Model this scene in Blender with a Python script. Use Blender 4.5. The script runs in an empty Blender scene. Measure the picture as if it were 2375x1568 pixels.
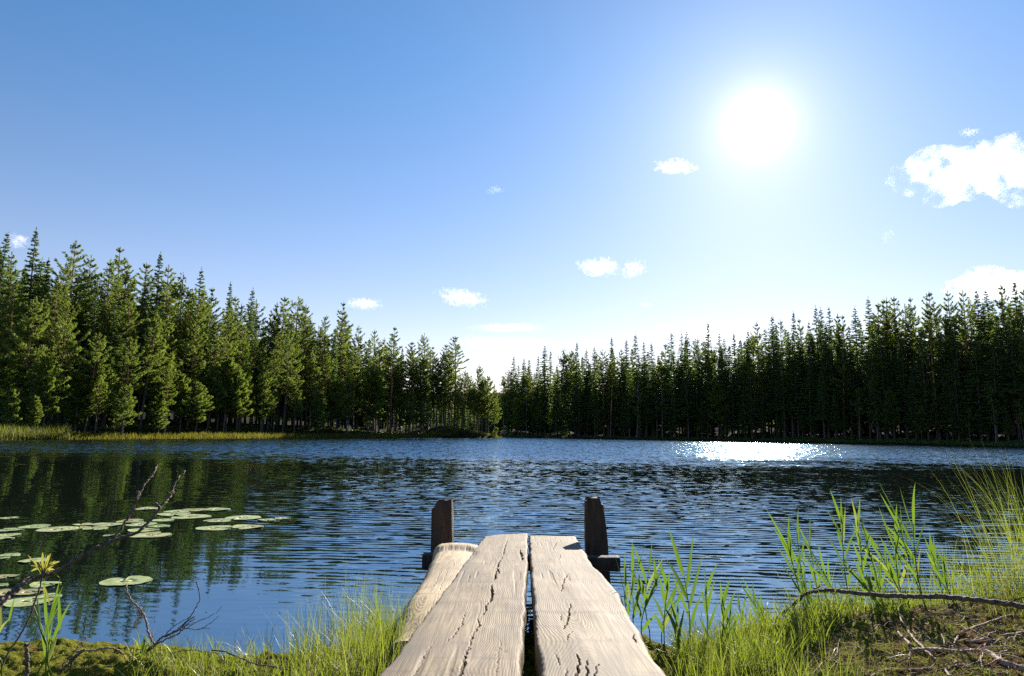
import bpy, math, random
import numpy as np
from mathutils import Matrix, Vector
random.seed(7)
rng = np.random.default_rng(7)
S = bpy.context.scene
COL = S.collection

# ------------------------------------------------------------------ camera
PW, PH, F = 2374.0, 1568.0, 1583.0
CAM_H, PITCH, ROLL = 1.05, math.radians(7.92), math.radians(0.72)
CR = Matrix.Rotation(math.radians(90) + PITCH, 3, 'X') @ Matrix.Rotation(ROLL, 3, 'Z')
CRN = np.array(CR)
cam_d = bpy.data.cameras.new('camera'); cam = bpy.data.objects.new('camera', cam_d); COL.objects.link(cam)
cam.matrix_world = Matrix.Translation((0, 0, CAM_H)) @ CR.to_4x4()
cam_d.sensor_width = 36; cam_d.lens = 36 * F / PW; cam_d.clip_start = 0.05; cam_d.clip_end = 20000
S.camera = cam

def ray(px, py):
    return CRN @ np.array([(px - PW / 2) / F, -(py - PH / 2) / F, -1.0])
def on_z(px, py, z=0.0):
    r = ray(px, py); t = (z - CAM_H) / r[2]
    return np.array([r[0] * t, r[1] * t, z])
def on_y(px, py, y):
    r = ray(px, py); t = y / r[1]
    return np.array([r[0] * t, y, CAM_H + r[2] * t])

SUN_DIR = ray(1755, 285); SUN_DIR = SUN_DIR / np.linalg.norm(SUN_DIR)
SUN_EL = math.asin(SUN_DIR[2]); SUN_AZ = math.atan2(SUN_DIR[0], SUN_DIR[1])

# ------------------------------------------------------------------ noise
def _hash(ix, iy, iz, s):
    n = (ix * 374761393 + iy * 668265263 + iz * 2147483647 + s * 1274126177) & 0x7fffffff
    n = ((n ^ (n >> 13)) * 1274126177) & 0x7fffffff
    return ((n ^ (n >> 16)) & 0xffff) / 65535.0
def vnoise(x, y, z=0.0, s=0):
    x, y, z = np.broadcast_arrays(np.asarray(x, float), np.asarray(y, float), np.asarray(z, float))
    ix, iy, iz = (np.floor(a).astype(np.int64) for a in (x, y, z))
    fx, fy, fz = x - ix, y - iy, z - iz
    fx, fy, fz = (a * a * (3 - 2 * a) for a in (fx, fy, fz))
    r = 0
    for a in (0, 1):
        for b in (0, 1):
            for c in (0, 1):
                w = (fx if a else 1 - fx) * (fy if b else 1 - fy) * (fz if c else 1 - fz)
                r = r + w * _hash(ix + a, iy + b, iz + c, s)
    return r * 2 - 1
def fbm(x, y, z=0.0, s=0, o=4):
    r, a = 0, 1.0
    for k in range(o):
        r = r + a * vnoise(np.asarray(x) * 2**k, np.asarray(y) * 2**k, np.asarray(z) * 2**k, s + k); a *= .5
    return r
def smooth(a, b, x):
    t = np.clip((x - a) / (b - a), 0, 1); return t * t * (3 - 2 * t)

# ------------------------------------------------------------------ mesh helpers
class MB:
    def __init__(self): self.v = []; self.q = []; self.t = []; self.a = []; self.n = 0
    def add(self, v, q=None, t=None, a=0.5):
        v = np.asarray(v, float).reshape(-1, 3)
        self.v.append(v)
        self.a.append(np.broadcast_to(np.asarray(a, float), (len(v),)))
        if q is not None and len(q): self.q.append(np.asarray(q, np.int64).reshape(-1, 4) + self.n)
        if t is not None and len(t): self.t.append(np.asarray(t, np.int64).reshape(-1, 3) + self.n)
        self.n += len(v)
    def arrays(self):
        v = np.concatenate(self.v) if self.v else np.zeros((0, 3))
        q = np.concatenate(self.q) if self.q else np.zeros((0, 4), np.int64)
        t = np.concatenate(self.t) if self.t else np.zeros((0, 3), np.int64)
        return v, q, t, np.concatenate(self.a) if self.a else np.zeros(0)
    def mesh(self, name, mat, smooth_=True):
        v, q, t, a = self.arrays()
        me = bpy.data.meshes.new(name)
        me.vertices.add(len(v)); me.vertices.foreach_set('co', v.astype(np.float32).ravel())
        nl = len(q) * 4 + len(t) * 3
        me.loops.add(nl); me.loops.foreach_set('vertex_index', np.concatenate([q.ravel(), t.ravel()]).astype(np.int32))
        me.polygons.add(len(q) + len(t))
        st = np.concatenate([np.arange(len(q)) * 4, len(q) * 4 + np.arange(len(t)) * 3]).astype(np.int32)
        me.polygons.foreach_set('loop_start', st)
        me.polygons.foreach_set('use_smooth', np.full(len(q) + len(t), smooth_))
        me.update(calc_edges=True); me.validate()
        at = me.attributes.new('tone', 'FLOAT', 'POINT'); at.data.foreach_set('value', a.astype(np.float32))
        if mat: me.materials.append(mat)
        return me
    def obj(self, name, mat, parent=None, smooth_=True):
        return link(name, self.mesh(name, mat, smooth_), parent)

def link(name, data, parent=None, loc=None):
    o = bpy.data.objects.new(name, data); COL.objects.link(o)
    if parent: o.parent = parent
    if loc is not None: o.location = [float(c) for c in loc]
    return o
def tag(o, label=None, cat=None, group=None, kind=None):
    if label: o['label'] = label
    if cat: o['category'] = cat
    if group: o['group'] = group
    if kind: o['kind'] = kind
    return o
def empty(name, loc=(0, 0, 0)):
    o = bpy.data.objects.new(name, None); COL.objects.link(o); o.location = [float(c) for c in loc]; o.empty_display_size = .1
    return o

def grid_faces(nu, nv, wrap=False):
    i, j = np.meshgrid(np.arange(nv - 1), np.arange(nu if wrap else nu - 1), indexing='ij')
    j2 = (j + 1) % nu
    return np.stack([i * nu + j, i * nu + j2, (i + 1) * nu + j2, (i + 1) * nu + j], -1).reshape(-1, 4)

def catmull(P, n):
    P = np.asarray(P, float)
    if len(P) < 3:
        t = np.linspace(0, 1, n)[:, None]; return P[0] * (1 - t) + P[-1] * t
    Q = np.vstack([2 * P[0] - P[1], P, 2 * P[-1] - P[-2]])
    u = np.linspace(0, len(P) - 1 - 1e-9, n); k = u.astype(int); t = (u - k)[:, None]
    a, b, c, d = Q[k], Q[k + 1], Q[k + 2], Q[k + 3]
    return .5 * ((2 * b) + (c - a) * t + (2 * a - 5 * b + 4 * c - d) * t**2 + (3 * b - 3 * c + d - a) * t**3)

def tube(mb, P, r, k=6, a=0.5, rough=0.0, cap=True):
    P = np.asarray(P, float); n = len(P); r = np.broadcast_to(np.asarray(r, float), (n,))
    T = np.gradient(P, axis=0); T /= np.linalg.norm(T, axis=1)[:, None] + 1e-9
    ref = np.array([0, 0, 1.0]) if abs(T[:, 2]).mean() < .8 else np.array([1.0, 0, 0])
    U = np.cross(T, ref); U /= np.linalg.norm(U, axis=1)[:, None] + 1e-9
    W = np.cross(T, U)
    th = np.arange(k) * 2 * math.pi / k
    rr = r[:, None] * np.ones(k)
    if rough: rr = rr * (1 + rough * rng.normal(size=(n, k)))
    V = P[:, None, :] + rr[..., None] * (np.cos(th)[None, :, None] * U[:, None, :] + np.sin(th)[None, :, None] * W[:, None, :])
    V = V.reshape(-1, 3); q = grid_faces(k, n, True)
    if cap:
        V = np.vstack([V, P[0], P[-1]]); t = []
        for j in range(k):
            t.append([n * k, (j + 1) % k, j]); t.append([n * k + 1, (n - 1) * k + j, (n - 1) * k + (j + 1) % k])
        mb.add(V, q, t, a)
    else: mb.add(V, q, None, a)

# ------------------------------------------------------------------ node helpers
class NT:
    def __init__(self, mat):
        self.m = mat; mat.use_nodes = True; self.t = mat.node_tree; self.t.nodes.clear()
    def n(self, typ, props=None, **ins):
        nd = self.t.nodes.new(typ)
        for k, v in (props or {}).items(): setattr(nd, k, v)
        for k, v in ins.items(): self.set(nd, k, v)
        return nd
    def set(self, nd, k, v):
        if isinstance(k, str):
            if k in nd.inputs: s = nd.inputs[k]
            else:
                kk = k.replace('_', ' ')
                s = nd.inputs[int(k[1:])] if k[0] == 'i' and k[1:].isdigit() else nd.inputs[kk]
        else: s = nd.inputs[k]
        if isinstance(v, bpy.types.NodeSocket): self.t.links.new(v, s)
        elif isinstance(v, bpy.types.Node): self.t.links.new(v.outputs[0], s)
        else: s.default_value = v
    def math(self, op, a, b=None, c=None, clamp=False):
        nd = self.n('ShaderNodeMath', {'operation': op, 'use_clamp': clamp}); self.set(nd, 'i0', a)
        if b is not None: self.set(nd, 'i1', b)
        if c is not None: self.set(nd, 'i2', c)
        return nd.outputs[0]
    def vmath(self, op, a, b=None, out=0):
        nd = self.n('ShaderNodeVectorMath', {'operation': op}); self.set(nd, 'i0', a)
        if b is not None: self.set(nd, 'i1', b)
        return nd.outputs[out]
    def mix(self, f, a, b, typ='MIX'):
        nd = self.n('ShaderNodeMix', {'data_type': 'RGBA', 'blend_type': typ}); self.set(nd, 'i0', f); self.set(nd, 'i6', a); self.set(nd, 'i7', b)
        return nd.outputs[2]
    def ramp(self, x, stops, interp='LINEAR'):
        nd = self.n('ShaderNodeValToRGB'); self.set(nd, 'i0', x); cr = nd.color_ramp; cr.interpolation = interp
        while len(cr.elements) < len(stops): cr.elements.new(.5)
        for e, (p, c) in zip(cr.elements, stops):
            e.position = p; e.color = tuple(c) + (1,) if len(c) == 3 else c
        return nd.outputs[0]
    def maprange(self, x, a, b, c=0, d=1, sm=True):
        nd = self.n('ShaderNodeMapRange', {'interpolation_type': 'SMOOTHSTEP' if sm else 'LINEAR'})
        self.set(nd, 'i0', x); nd.inputs[1].default_value = a; nd.inputs[2].default_value = b; nd.inputs[3].default_value = c; nd.inputs[4].default_value = d
        return nd.outputs[0]
    def noise(self, vec, scale, detail=2, rough=.5, dist=0, dim='3D', color=False):
        nd = self.n('ShaderNodeTexNoise', {'noise_dimensions': dim}, Scale=scale, Detail=detail, Roughness=rough, Distortion=dist)
        if vec is not None: self.set(nd, 'Vector', vec)
        return nd.outputs[1 if color else 0]
    def mapping(self, vec, scale=(1, 1, 1), rot=(0, 0, 0), loc=(0, 0, 0)):
        nd = self.n('ShaderNodeMapping'); self.set(nd, 'Vector', vec); nd.inputs['Scale'].default_value = scale; nd.inputs['Rotation'].default_value = rot; nd.inputs['Location'].default_value = loc
        return nd.outputs[0]
    def attr(self, name): return self.n('ShaderNodeAttribute', {'attribute_name': name}).outputs['Fac']
    def out(self, sh, vol=None):
        o = self.n('ShaderNodeOutputMaterial')
        if sh is not None: self.set(o, 'Surface', sh)
        if vol is not None: self.set(o, 'Volume', vol)
        return self.m

def M(name): return NT(bpy.data.materials.new(name))

def leaf_mat(name, c1, c2, trans=.4, tcol=None, rough=.5, spec=.3, nscale=.6, extra=None):
    N = M(name); geo = N.n('ShaderNodeNewGeometry'); oi = N.n('ShaderNodeObjectInfo')
    nz = N.noise(geo.outputs['Position'], nscale, 3)
    f = N.math('ADD', N.math('MULTIPLY', N.attr('tone'), .55), N.math('ADD', N.math('MULTIPLY', nz, .5), N.math('MULTIPLY', oi.outputs['Random'], .3)))
    f = N.maprange(f, .4, .95, sm=False)
    col = N.mix(f, c1 + (1,), c2 + (1,))
    if extra is not None:
        g = N.maprange(N.attr('tone'), .93, .97); col = N.mix(g, col, extra + (1,))
    p = N.n('ShaderNodeBsdfPrincipled', None, Base_Color=col, Roughness=rough); p.inputs['Specular IOR Level'].default_value = spec
    tr = N.n('ShaderNodeBsdfTranslucent'); N.set(tr, 'Color', N.mix(.0 if tcol is None else .65, col, (tcol or c2) + (1,)))
    mx = N.n('ShaderNodeMixShader'); mx.inputs[0].default_value = trans; N.set(mx, 'i1', p); N.set(mx, 'i2', tr)
    return N.out(mx)

def bark_mat(name, c1, c2, scale=20, stretch=(1, 1, .2), upper=None, bump=.6):
    N = M(name); tc = N.n('ShaderNodeTexCoord')
    v = N.mapping(tc.outputs['Object'], stretch)
    nz = N.noise(v, scale, 5, .65)
    col = N.mix(N.maprange(nz, .3, .7), c1 + (1,), c2 + (1,))
    if upper:
        z = N.n('ShaderNodeSeparateXYZ'); N.set(z, 'Vector', tc.outputs['Object'])
        u = N.maprange(N.math('ADD', z.outputs[2], N.math('MULTIPLY', nz, 3.0)), upper[1], upper[2])
        col = N.mix(u, col, upper[0] + (1,))
    bp = N.n('ShaderNodeBump', None, Strength=bump, Distance=.01, Height=nz)
    p = N.n('ShaderNodeBsdfPrincipled', None, Base_Color=col, Roughness=.85, Normal=bp)
    return N.out(p)

# ------------------------------------------------------------------ render settings, sky, sun
S.view_settings.view_transform = 'Standard'; S.view_settings.look = 'None'
S.view_settings.exposure = 1.2; S.view_settings.gamma = 1
S.cycles.use_denoising = False; S.cycles.caustics_reflective = False; S.cycles.caustics_refractive = False; S.cycles.blur_glossy = .3; S.cycles.max_bounces = 8; S.cycles.diffuse_bounces = 3; S.cycles.glossy_bounces = 3; S.cycles.transmission_bounces = 4
S.cycles.transparent_max_bounces = 8; S.cycles.volume_bounces = 4; S.cycles.sample_clamp_indirect = 6
S.cycles.volume_step_rate = 2.0; S.cycles.volume_max_steps = 128
W = bpy.data.worlds.new('World'); S.world = W; W.use_nodes = True
wt = W.node_tree; wt.nodes.clear()
def build_world():
    N = NT.__new__(NT); N.t = wt
    sky = N.n('ShaderNodeTexSky', {'sky_type': 'NISHITA', 'sun_disc': False, 'sun_elevation': SUN_EL, 'sun_rotation': SUN_AZ,
                                   'air_density': 1.0, 'dust_density': 0.08, 'ozone_density': 2.2, 'altitude': 200})
    geo = N.n('ShaderNodeNewGeometry')
    d = N.vmath('DOT_PRODUCT', N.vmath('SCALE', geo.outputs['Incoming']), tuple(SUN_DIR), out=1)
    # bright aureole of the sun in the sky (angle from the sun's own direction)
    tc = N.n('ShaderNodeTexCoord')
    dd = N.vmath('DOT_PRODUCT', N.vmath('NORMALIZE', tc.outputs['Generated']), tuple(SUN_DIR), out=1)
    ang = N.math('ARCCOSINE', N.math('MINIMUM', dd, .999999))
    deg = N.math('MULTIPLY', ang, 180 / math.pi)
    g1 = N.math('POWER', 2.718, N.math('DIVIDE', deg, -1.05))
    g2 = N.math('POWER', 2.718, N.math('DIVIDE', deg, -5.0))
    g3 = N.math('POWER', 2.718, N.math('DIVIDE', deg, -16.0))
    glow = N.math('ADD', N.math('MULTIPLY', g1, GLOW[0]), N.math('ADD', N.math('MULTIPLY', g2, GLOW[1]), N.math('MULTIPLY', g3, GLOW[2])))
    gc = N.vmath('SCALE', (1.0, .78, .62)); wt.nodes[-1].inputs['Scale'].default_value = 1
    N.t.links.new(glow, wt.nodes[-1].inputs['Scale'])
    hsv = N.n('ShaderNodeHueSaturation', None, Saturation=SKYSAT, Color=sky); hsv.inputs['Fac'].default_value = 1
    # paler air towards the horizon, deeper blue overhead
    sz = N.n('ShaderNodeSeparateXYZ'); N.set(sz, 'Vector', N.vmath('NORMALIZE', tc.outputs['Generated']))
    up = N.math('MAXIMUM', sz.outputs[2], 0.0)
    pale = N.math('POWER', 2.718, N.math('DIVIDE', up, -.17))
    tint = N.mix(N.maprange(up, 0, .5, sm=False), (1.22, .83, .80, 1), (.54, .94, 1.16, 1))
    hz = N.n('ShaderNodeBackground', None, Color=(.92, .88, .97, 1), Strength=N.math('MULTIPLY', pale, .15))
    b1 = N.n('ShaderNodeBackground', None, Color=N.mix(1.0, hsv.outputs[0], tint, 'MULTIPLY'), Strength=SKYK)
    a0 = N.n('ShaderNodeAddShader'); N.set(a0, 'i0', b1); N.set(a0, 'i1', hz); b1 = a0
    b2 = N.n('ShaderNodeBackground', None, Color=gc, Strength=1.0)
    ad = N.n('ShaderNodeAddShader'); N.set(ad, 'i0', b1); N.set(ad, 'i1', b2)
    o = N.n('ShaderNodeOutputWorld'); N.set(o, 'Surface', ad)
GLOW = (.9, .20, .12); SKYSAT = 1.06; SKYK = .058
build_world()
sl = bpy.data.lights.new('sun', 'SUN'); sl.energy = 5.0; sl.angle = math.radians(.53); sl.color = (1, .93, .82)
so = bpy.data.objects.new('sun', sl); COL.objects.link(so)
so.rotation_euler = Vector(SUN_DIR).to_track_quat('Z', 'Y').to_euler()

# ------------------------------------------------------------------ terrain
SH_PX = [(-900, 1480), (-300, 1490), (0, 1497), (200, 1493), (420, 1505), (600, 1530), (700, 1535), (820, 1500), (930, 1465), (1060, 1470), (1250, 1480), (1480, 1480),
         (1560, 1525), (1650, 1520), (1760, 1480), (1850, 1452), (1950, 1440), (2100, 1425), (2250, 1405), (2374, 1390), (2700, 1360), (3200, 1330)]
SHN = np.array([on_z(*p) for p in SH_PX])
SHN = SHN[np.argsort(SHN[:, 0])]
def near_d(x, y):
    ys = np.interp(x, SHN[:, 0], SHN[:, 1])
    return ys - y + .05 * fbm(np.asarray(x) * 3, np.asarray(y) * 3, s=5, o=3)
LAZ = np.radians([-180, -90, -60, -45, -36.9, -30.5, -20.6, -10.4, -1.4, -1.0]); LR = np.array([90, 70, 60, 63, 67.5, 74, 90, 112, 136, 138.])
RAZ = np.radians([-90, -8, -.5, 11.4, 24.3, 36.9, 47, 75, 100, 180]); RR = np.array([230, 210, 186, 169, 149, 132, 120, 105, 90, 90.])
def far_d(x, y):
    x = np.asarray(x, float); y = np.asarray(y, float)
    r = np.hypot(x, y); az = np.arctan2(x, y)
    wob = 1.6 * fbm(x * .07, y * .07, s=9, o=3)
    dl = np.minimum(r - np.interp(az, LAZ, LR), (math.radians(-1.1) - az) * r * .4) + wob * .6
    dr = r - np.interp(az, RAZ, RR) + wob
    return dl, dr
def height(x, y):
    x = np.asarray(x, float); y = np.asarray(y, float)
    d = near_d(x, y)
    side = smooth(.4, 1.6, x)
    top = .07 + .16 * side + .07 * smooth(2.2, 1.2, y)
    hn = np.where(d > 0, top * (1 - np.exp(-d / (.16 + .25 * side))) + .012, np.maximum(d * .35, -1.2))
    rough = fbm(x * 5, y * 5, s=2, o=4)
    hn = hn + np.where(d > -.3, smooth(-.3, .2, d) * (.016 * rough + .013 * fbm(x * 26, y * 26, s=4, o=4)), 0)
    # moss cushions
    c = on_z(1850, 1475, .15); hn = hn + .05 * np.exp(-(((x - c[0]) / .28)**2 + ((y - c[1]) / .12)**2)) * (d > -.1)
    c = on_z(330, 1545, .1); hn = hn + .05 * np.exp(-(((x - c[0]) / .25)**2 + ((y - c[1]) / .1)**2)) * (d > -.1)
    dl, dr = far_d(x, y)
    def land(d, sl, sat):
        return np.where(d > 0, .35 * (1 - np.exp(-d / 1.2)) + sl * sat * (1 - np.exp(-np.maximum(d - 3, 0) / sat)), np.maximum(d * .15, -1.5))
    hl = land(dl, .12, 70) + 7.0 * smooth(18, 50, dl) + np.where(dl > 2, .35 * fbm(x * .25, y * .25, s=11, o=3) * smooth(2, 6, dl), 0)
    kn = on_y(1010, 1006, 133)
    hl = hl + 1.9 * np.exp(-(((x - kn[0]) / 9)**2 + ((y - kn[1]) / 6)**2)) * (dl > 0)
    hr = land(dr, .14, 90) + 9.0 * smooth(12, 45, dr) + np.where(dr > 2, .5 * fbm(x * .2, y * .2, s=12, o=3) * smooth(2, 6, dr), 0)
    far = np.minimum(np.maximum(hl, hr), 60)
    return np.where(np.hypot(x, y) < 25, hn, np.maximum(far, np.where(y < -5, .3, -1.5)))
def h1(x, y): return float(height(np.array([x]), np.array([y]))[0])

def build_ground():
    r = np.concatenate([np.arange(.35, 4.6, .014), np.geomspace(4.6, 60, 50)[1:], np.arange(62, 240, 1.6), np.geomspace(245, 900, 12)])
    a = np.radians(np.concatenate([np.linspace(-178, -44, 40, endpoint=False), np.linspace(-44, 44, 640), np.linspace(44, 178, 41)[1:]]))
    R_, A_ = np.meshgrid(r, a, indexing='ij')
    x, y = R_ * np.sin(A_), R_ * np.cos(A_)
    z = height(x.ravel(), y.ravel())
    v = np.stack([x.ravel(), y.ravel(), z], 1)
    mb = MB(); mb.add(v, grid_faces(len(a), len(r), True)[:, ::-1])
    # close the middle
    c = np.array([[0, 0, .2]]); n0 = len(v)
    N = M('ground'); geo = N.n('ShaderNodeNewGeometry'); P = geo.outputs['Position']
    n1 = N.noise(P, 7, 6, .6); n2 = N.noise(P, 60, 5, .7); n3 = N.noise(P, 1.3, 3)
    soil = N.ramp(n2, [(.3, (.014, .007, .003)), (.5, (.12, .060, .024)), (.75, (.33, .185, .08))])
    moss = N.ramp(n2, [(.3, (.035, .045, .006)), (.6, (.17, .165, .02)), (.8, (.34, .30, .05))])
    sx = N.n('ShaderNodeSeparateXYZ'); N.set(sx, 'Vector', P)
    bias = N.maprange(sx.outputs[0], 1.2, 2.2, .12, -.02)
    near = N.mix(N.maprange(N.math('ADD', n1, bias), .40, .54), soil, moss)
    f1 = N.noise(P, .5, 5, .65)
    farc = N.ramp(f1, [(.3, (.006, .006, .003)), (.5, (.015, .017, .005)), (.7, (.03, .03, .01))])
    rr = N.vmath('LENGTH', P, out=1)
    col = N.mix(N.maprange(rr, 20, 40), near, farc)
    bp = N.n('ShaderNodeBump', None, Strength=.8, Distance=.02, Height=N.math('ADD', n2, n1))
    p = N.n('ShaderNodeBsdfPrincipled', None, Base_Color=col, Roughness=.95, Normal=bp); p.inputs['Specular IOR Level'].default_value = .03
    N.out(p)
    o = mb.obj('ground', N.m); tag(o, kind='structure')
build_ground()

# ------------------------------------------------------------------ lake
def build_water():
    xs = np.concatenate([np.linspace(-260, -20, 24, endpoint=False), np.linspace(-20, 20, 80, endpoint=False), np.linspace(20, 300, 28)])
    ys = np.concatenate([np.linspace(-2, 20, 50, endpoint=False), np.linspace(20, 235, 50)])
    X, Y = np.meshgrid(xs, ys); v = np.stack([X.ravel(), Y.ravel(), 0 * X.ravel()], 1)
    mb = MB(); mb.add(v, grid_faces(len(xs), len(ys)))
    N = M('water'); geo = N.n('ShaderNodeNewGeometry'); P = geo.outputs['Position']
    s = N.n('ShaderNodeSeparateXYZ'); N.set(s, 'Vector', P); x, y = s.outputs[0], s.outputs[1]
    warp = N.noise(P, .35, 2, color=True)
    wv0 = N.vmath('ADD', P, N.vmath('MULTIPLY', N.vmath('SUBTRACT', warp, (.5, .5, .5)), (1.2, .5, 0)))
    # ripples grow with the distance the wind has run from the sheltered shore: wavelength rises with y
    sw = N.n('ShaderNodeSeparateXYZ'); N.set(sw, 'Vector', wv0)
    wl = N.n('ShaderNodeCombineXYZ'); N.set(wl, 'X', sw.outputs[0]); N.set(wl, 'Y', N.math('MULTIPLY', N.math('LOGARITHM', N.math('MAXIMUM', sw.outputs[1], 1.0), math.e), 5.0))
    wv = wl.outputs[0]
    # slope fields of the ripples: long crests nearly across the view
    def slope(sx, sy, rot, detail, rough=.5):
        c = N.noise(N.mapping(wv, (sx, sy, 1), (0, 0, math.radians(rot))), 1.0, detail, rough, color=True)
        return N.vmath('SUBTRACT', c, (.5, .5, .5))
    rip = slope(4.0, 13, 7, 2); chop = slope(11, 32, -4, 2); big = slope(.35, 1.1, 12, 1)
    wv2 = N.n('ShaderNodeTexWave', {'wave_type': 'BANDS', 'bands_direction': 'Y', 'wave_profile': 'SIN'}, Scale=3.0, Distortion=4.5, Detail=2.0)
    wv2.inputs['Detail Scale'].default_value = .8; N.set(wv2, 'Vector', N.mapping(wv, (.35, 1, 1), (0, 0, math.radians(9))))
    band = N.math('SUBTRACT', wv2.outputs['Fac'], .5)
    # wind map
    patch = N.noise(N.mapping(P, (.10, .22, 1)), 1.0, 4, .65)
    side = N.math('ADD', N.math('ADD', x, N.math('MULTIPLY', y, .5)), N.math('MULTIPLY', N.math('SUBTRACT', patch, .5), 1.6))
    wind = N.maprange(side, .2, 2.4, .03, 1)
    farz = N.maprange(N.math('ADD', y, N.math('MULTIPLY', N.math('SUBTRACT', patch, .5), 26)), 17, 38)
    mid = N.maprange(y, 12, 22, 1, .62)
    nearcalm = N.maprange(y, 3.4, 5.2, .45, 1)
    amp = N.math('MULTIPLY', N.math('MULTIPLY', wind, nearcalm), mid)
    leftcalm = N.maprange(N.math('ADD', x, N.math('MULTIPLY', y, .80)), -.5, 6.0)
    amp = N.math('MAXIMUM', amp, N.math('MULTIPLY', farz, 1.5))
    def sc(v, k):
        nd = N.n('ShaderNodeVectorMath', {'operation': 'SCALE'}); N.set(nd, 'i0', v); N.set(nd, 'Scale', k); return nd.outputs[0]
    sl_ = N.vmath('ADD', sc(N.vmath('MULTIPLY', rip, (.20, .50, 0)), amp), sc(N.vmath('MULTIPLY', chop, (.16, .36, 0)), N.math('MULTIPLY', amp, N.maprange(y, 5, 14, .25, 1))))
    cb = N.n('ShaderNodeCombineXYZ'); N.set(cb, 'Y', N.math('MULTIPLY', N.math('MULTIPLY', band, .15), N.math('MULTIPLY', amp, N.maprange(y, 9, 18, 1, .2)))); N.set(cb, 'X', N.math('MULTIPLY', band, .0))
    sl_ = N.vmath('ADD', sl_, cb.outputs[0])
    sl_ = N.vmath('ADD', sl_, N.vmath('MULTIPLY', big, (.015, .03, 0)))
    sl_ = N.vmath('ADD', sl_, sc(N.vmath('MULTIPLY', rip, (.01, .03, 0)), 1.0))
    sp_ = N.n('ShaderNodeSeparateXYZ'); N.set(sp_, 'Vector', sl_)
    lim = N.maprange(farz, 0, 1, .062, .5)
    def soft(a, l):
        return N.math('DIVIDE', N.math('MULTIPLY', a, l), N.math('SQRT', N.math('ADD', N.math('MULTIPLY', a, a), N.math('MULTIPLY', l, l))))
    cs = N.n('ShaderNodeCombineXYZ'); N.set(cs, 'X', N.math('MULTIPLY', sp_.outputs[0], N.maprange(farz, 0, 1, 1, 2.2))); N.set(cs, 'Y', soft(sp_.outputs[1], lim)); sl_ = cs.outputs[0]
    lee = N.n('ShaderNodeCombineXYZ'); N.set(lee, 'Y', N.math('MULTIPLY', farz, .11)); sl_ = N.vmath('ADD', sl_, lee.outputs[0])
    nrm = N.vmath('NORMALIZE', N.vmath('ADD', N.vmath('MULTIPLY', sl_, (-1, -1, 0)), (0, 0, 1)))
    rough = N.maprange(farz, 0, 1, .02, .09)
    p = N.n('ShaderNodeBsdfPrincipled', None, Base_Color=(.006, .009, .007, 1), Roughness=rough, IOR=3.1, Normal=nrm)
    p.inputs['Specular IOR Level'].default_value = .85; p.inputs['Specular Tint'].default_value = (.56, .81, 1, 1)
    N.out(p)
    o = mb.obj('water', N.m); tag(o, kind='structure')
build_water()
# ------------------------------------------------------------------ clouds: lumpy volumes a couple of kilometres away
def cloud_mat(name, dens, scale, thr, g=.35):
    N = M(name); tc = N.n('ShaderNodeTexCoord'); P = tc.outputs['Object']
    w = N.noise(P, scale * .6, 2, color=True)
    Pw = N.vmath('ADD', P, N.vmath('MULTIPLY', N.vmath('SUBTRACT', w, (.5, .5, .5)), (.5 / scale, .5 / scale, .5 / scale)))
    n = N.noise(Pw, scale, 5, .62)
    q = N.vmath('SUBTRACT', N.vmath('MULTIPLY', tc.outputs['Generated'], (2, 2, 2)), (1, 1, 1))
    q = N.vmath('LENGTH', N.vmath('MULTIPLY', q, (1, .8, 1)), out=1)
    e = N.math('MULTIPLY', N.maprange(q, .35, 1.05, 0, 1, False), .16)
    lo = N.math('ADD', e, thr)
    d = N.math('MULTIPLY', N.math('MULTIPLY', N.math('SUBTRACT', n, lo), 1 / .28), 1.0, clamp=True)
    d = N.math('MULTIPLY', N.math('POWER', d, 1.3), dens)
    v = N.n('ShaderNodeVolumePrincipled'); v.inputs['Color'].default_value = (1, 1, 1, 1); v.inputs['Anisotropy'].default_value = g; N.set(v, 'Density', d)
    return N.out(None, v.outputs[0])
DK = .75
CLOUD_D = 2400.0
def cloud(cx, cy, lobes, label, dens=.03, thr=.40, sc=None):
    k = CLOUD_D / F; c = on_y(cx, cy, CLOUD_D)
    bm = bmesh.new()
    for (dx, dy, rx, ry) in lobes:
        ry = ry * 1.5; rx = rx * 1.3
        mat = Matrix.Translation((dx * k, rng.normal() * rx * k * .3, -dy * k)) @ Matrix.Diagonal((rx * k, rx * k * .9, ry * k, 1))
        bmesh.ops.create_icosphere(bm, subdivisions=3, radius=1, matrix=mat)
    me = bpy.data.meshes.new('cloud'); bm.to_mesh(me); bm.free()
    o = bpy.data.objects.new('cloud', me); COL.objects.link(o)
    md = o.modifiers.new('r', 'REMESH'); md.mode = 'VOXEL'; md.voxel_size = max(min(l[3] for l in lobes) * k * .22, 1.5)
    dg = bpy.context.evaluated_depsgraph_get(); m2 = bpy.data.meshes.new_from_object(o.evaluated_get(dg)); o.modifiers.clear(); o.data = m2
    sc = sc or 1 / (.75 * k * max(l[3] for l in lobes))
    m2.materials.clear(); m2.materials.append(cloud_mat('cloud_vapour', dens, sc, thr)); o.location = c
    tag(o, label, 'cloud', 'small clouds'); return o
import bmesh
cloud(2230, 405, [(-120, 12, 50, 30), (-150, 10, 26, 16), (-60, -15, 60, 36), (0, 5, 70, 42), (60, -20, 70, 46), (130, -10, 80, 60), (150, 20, 60, 40), (-40, 40, 45, 24), (30, 30, 50, 24), (-90, 0, 50, 34)], 'largest white cloud, cut by the right edge of the photo', 0.019, 0.42)
cloud(1565, 386, [(-25, -4, 24, 11), (5, -4, 26, 12), (32, 4, 20, 9), (-14, 12, 14, 8)], 'small bright cloud just left of the sun', 0.039, 0.42)
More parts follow.
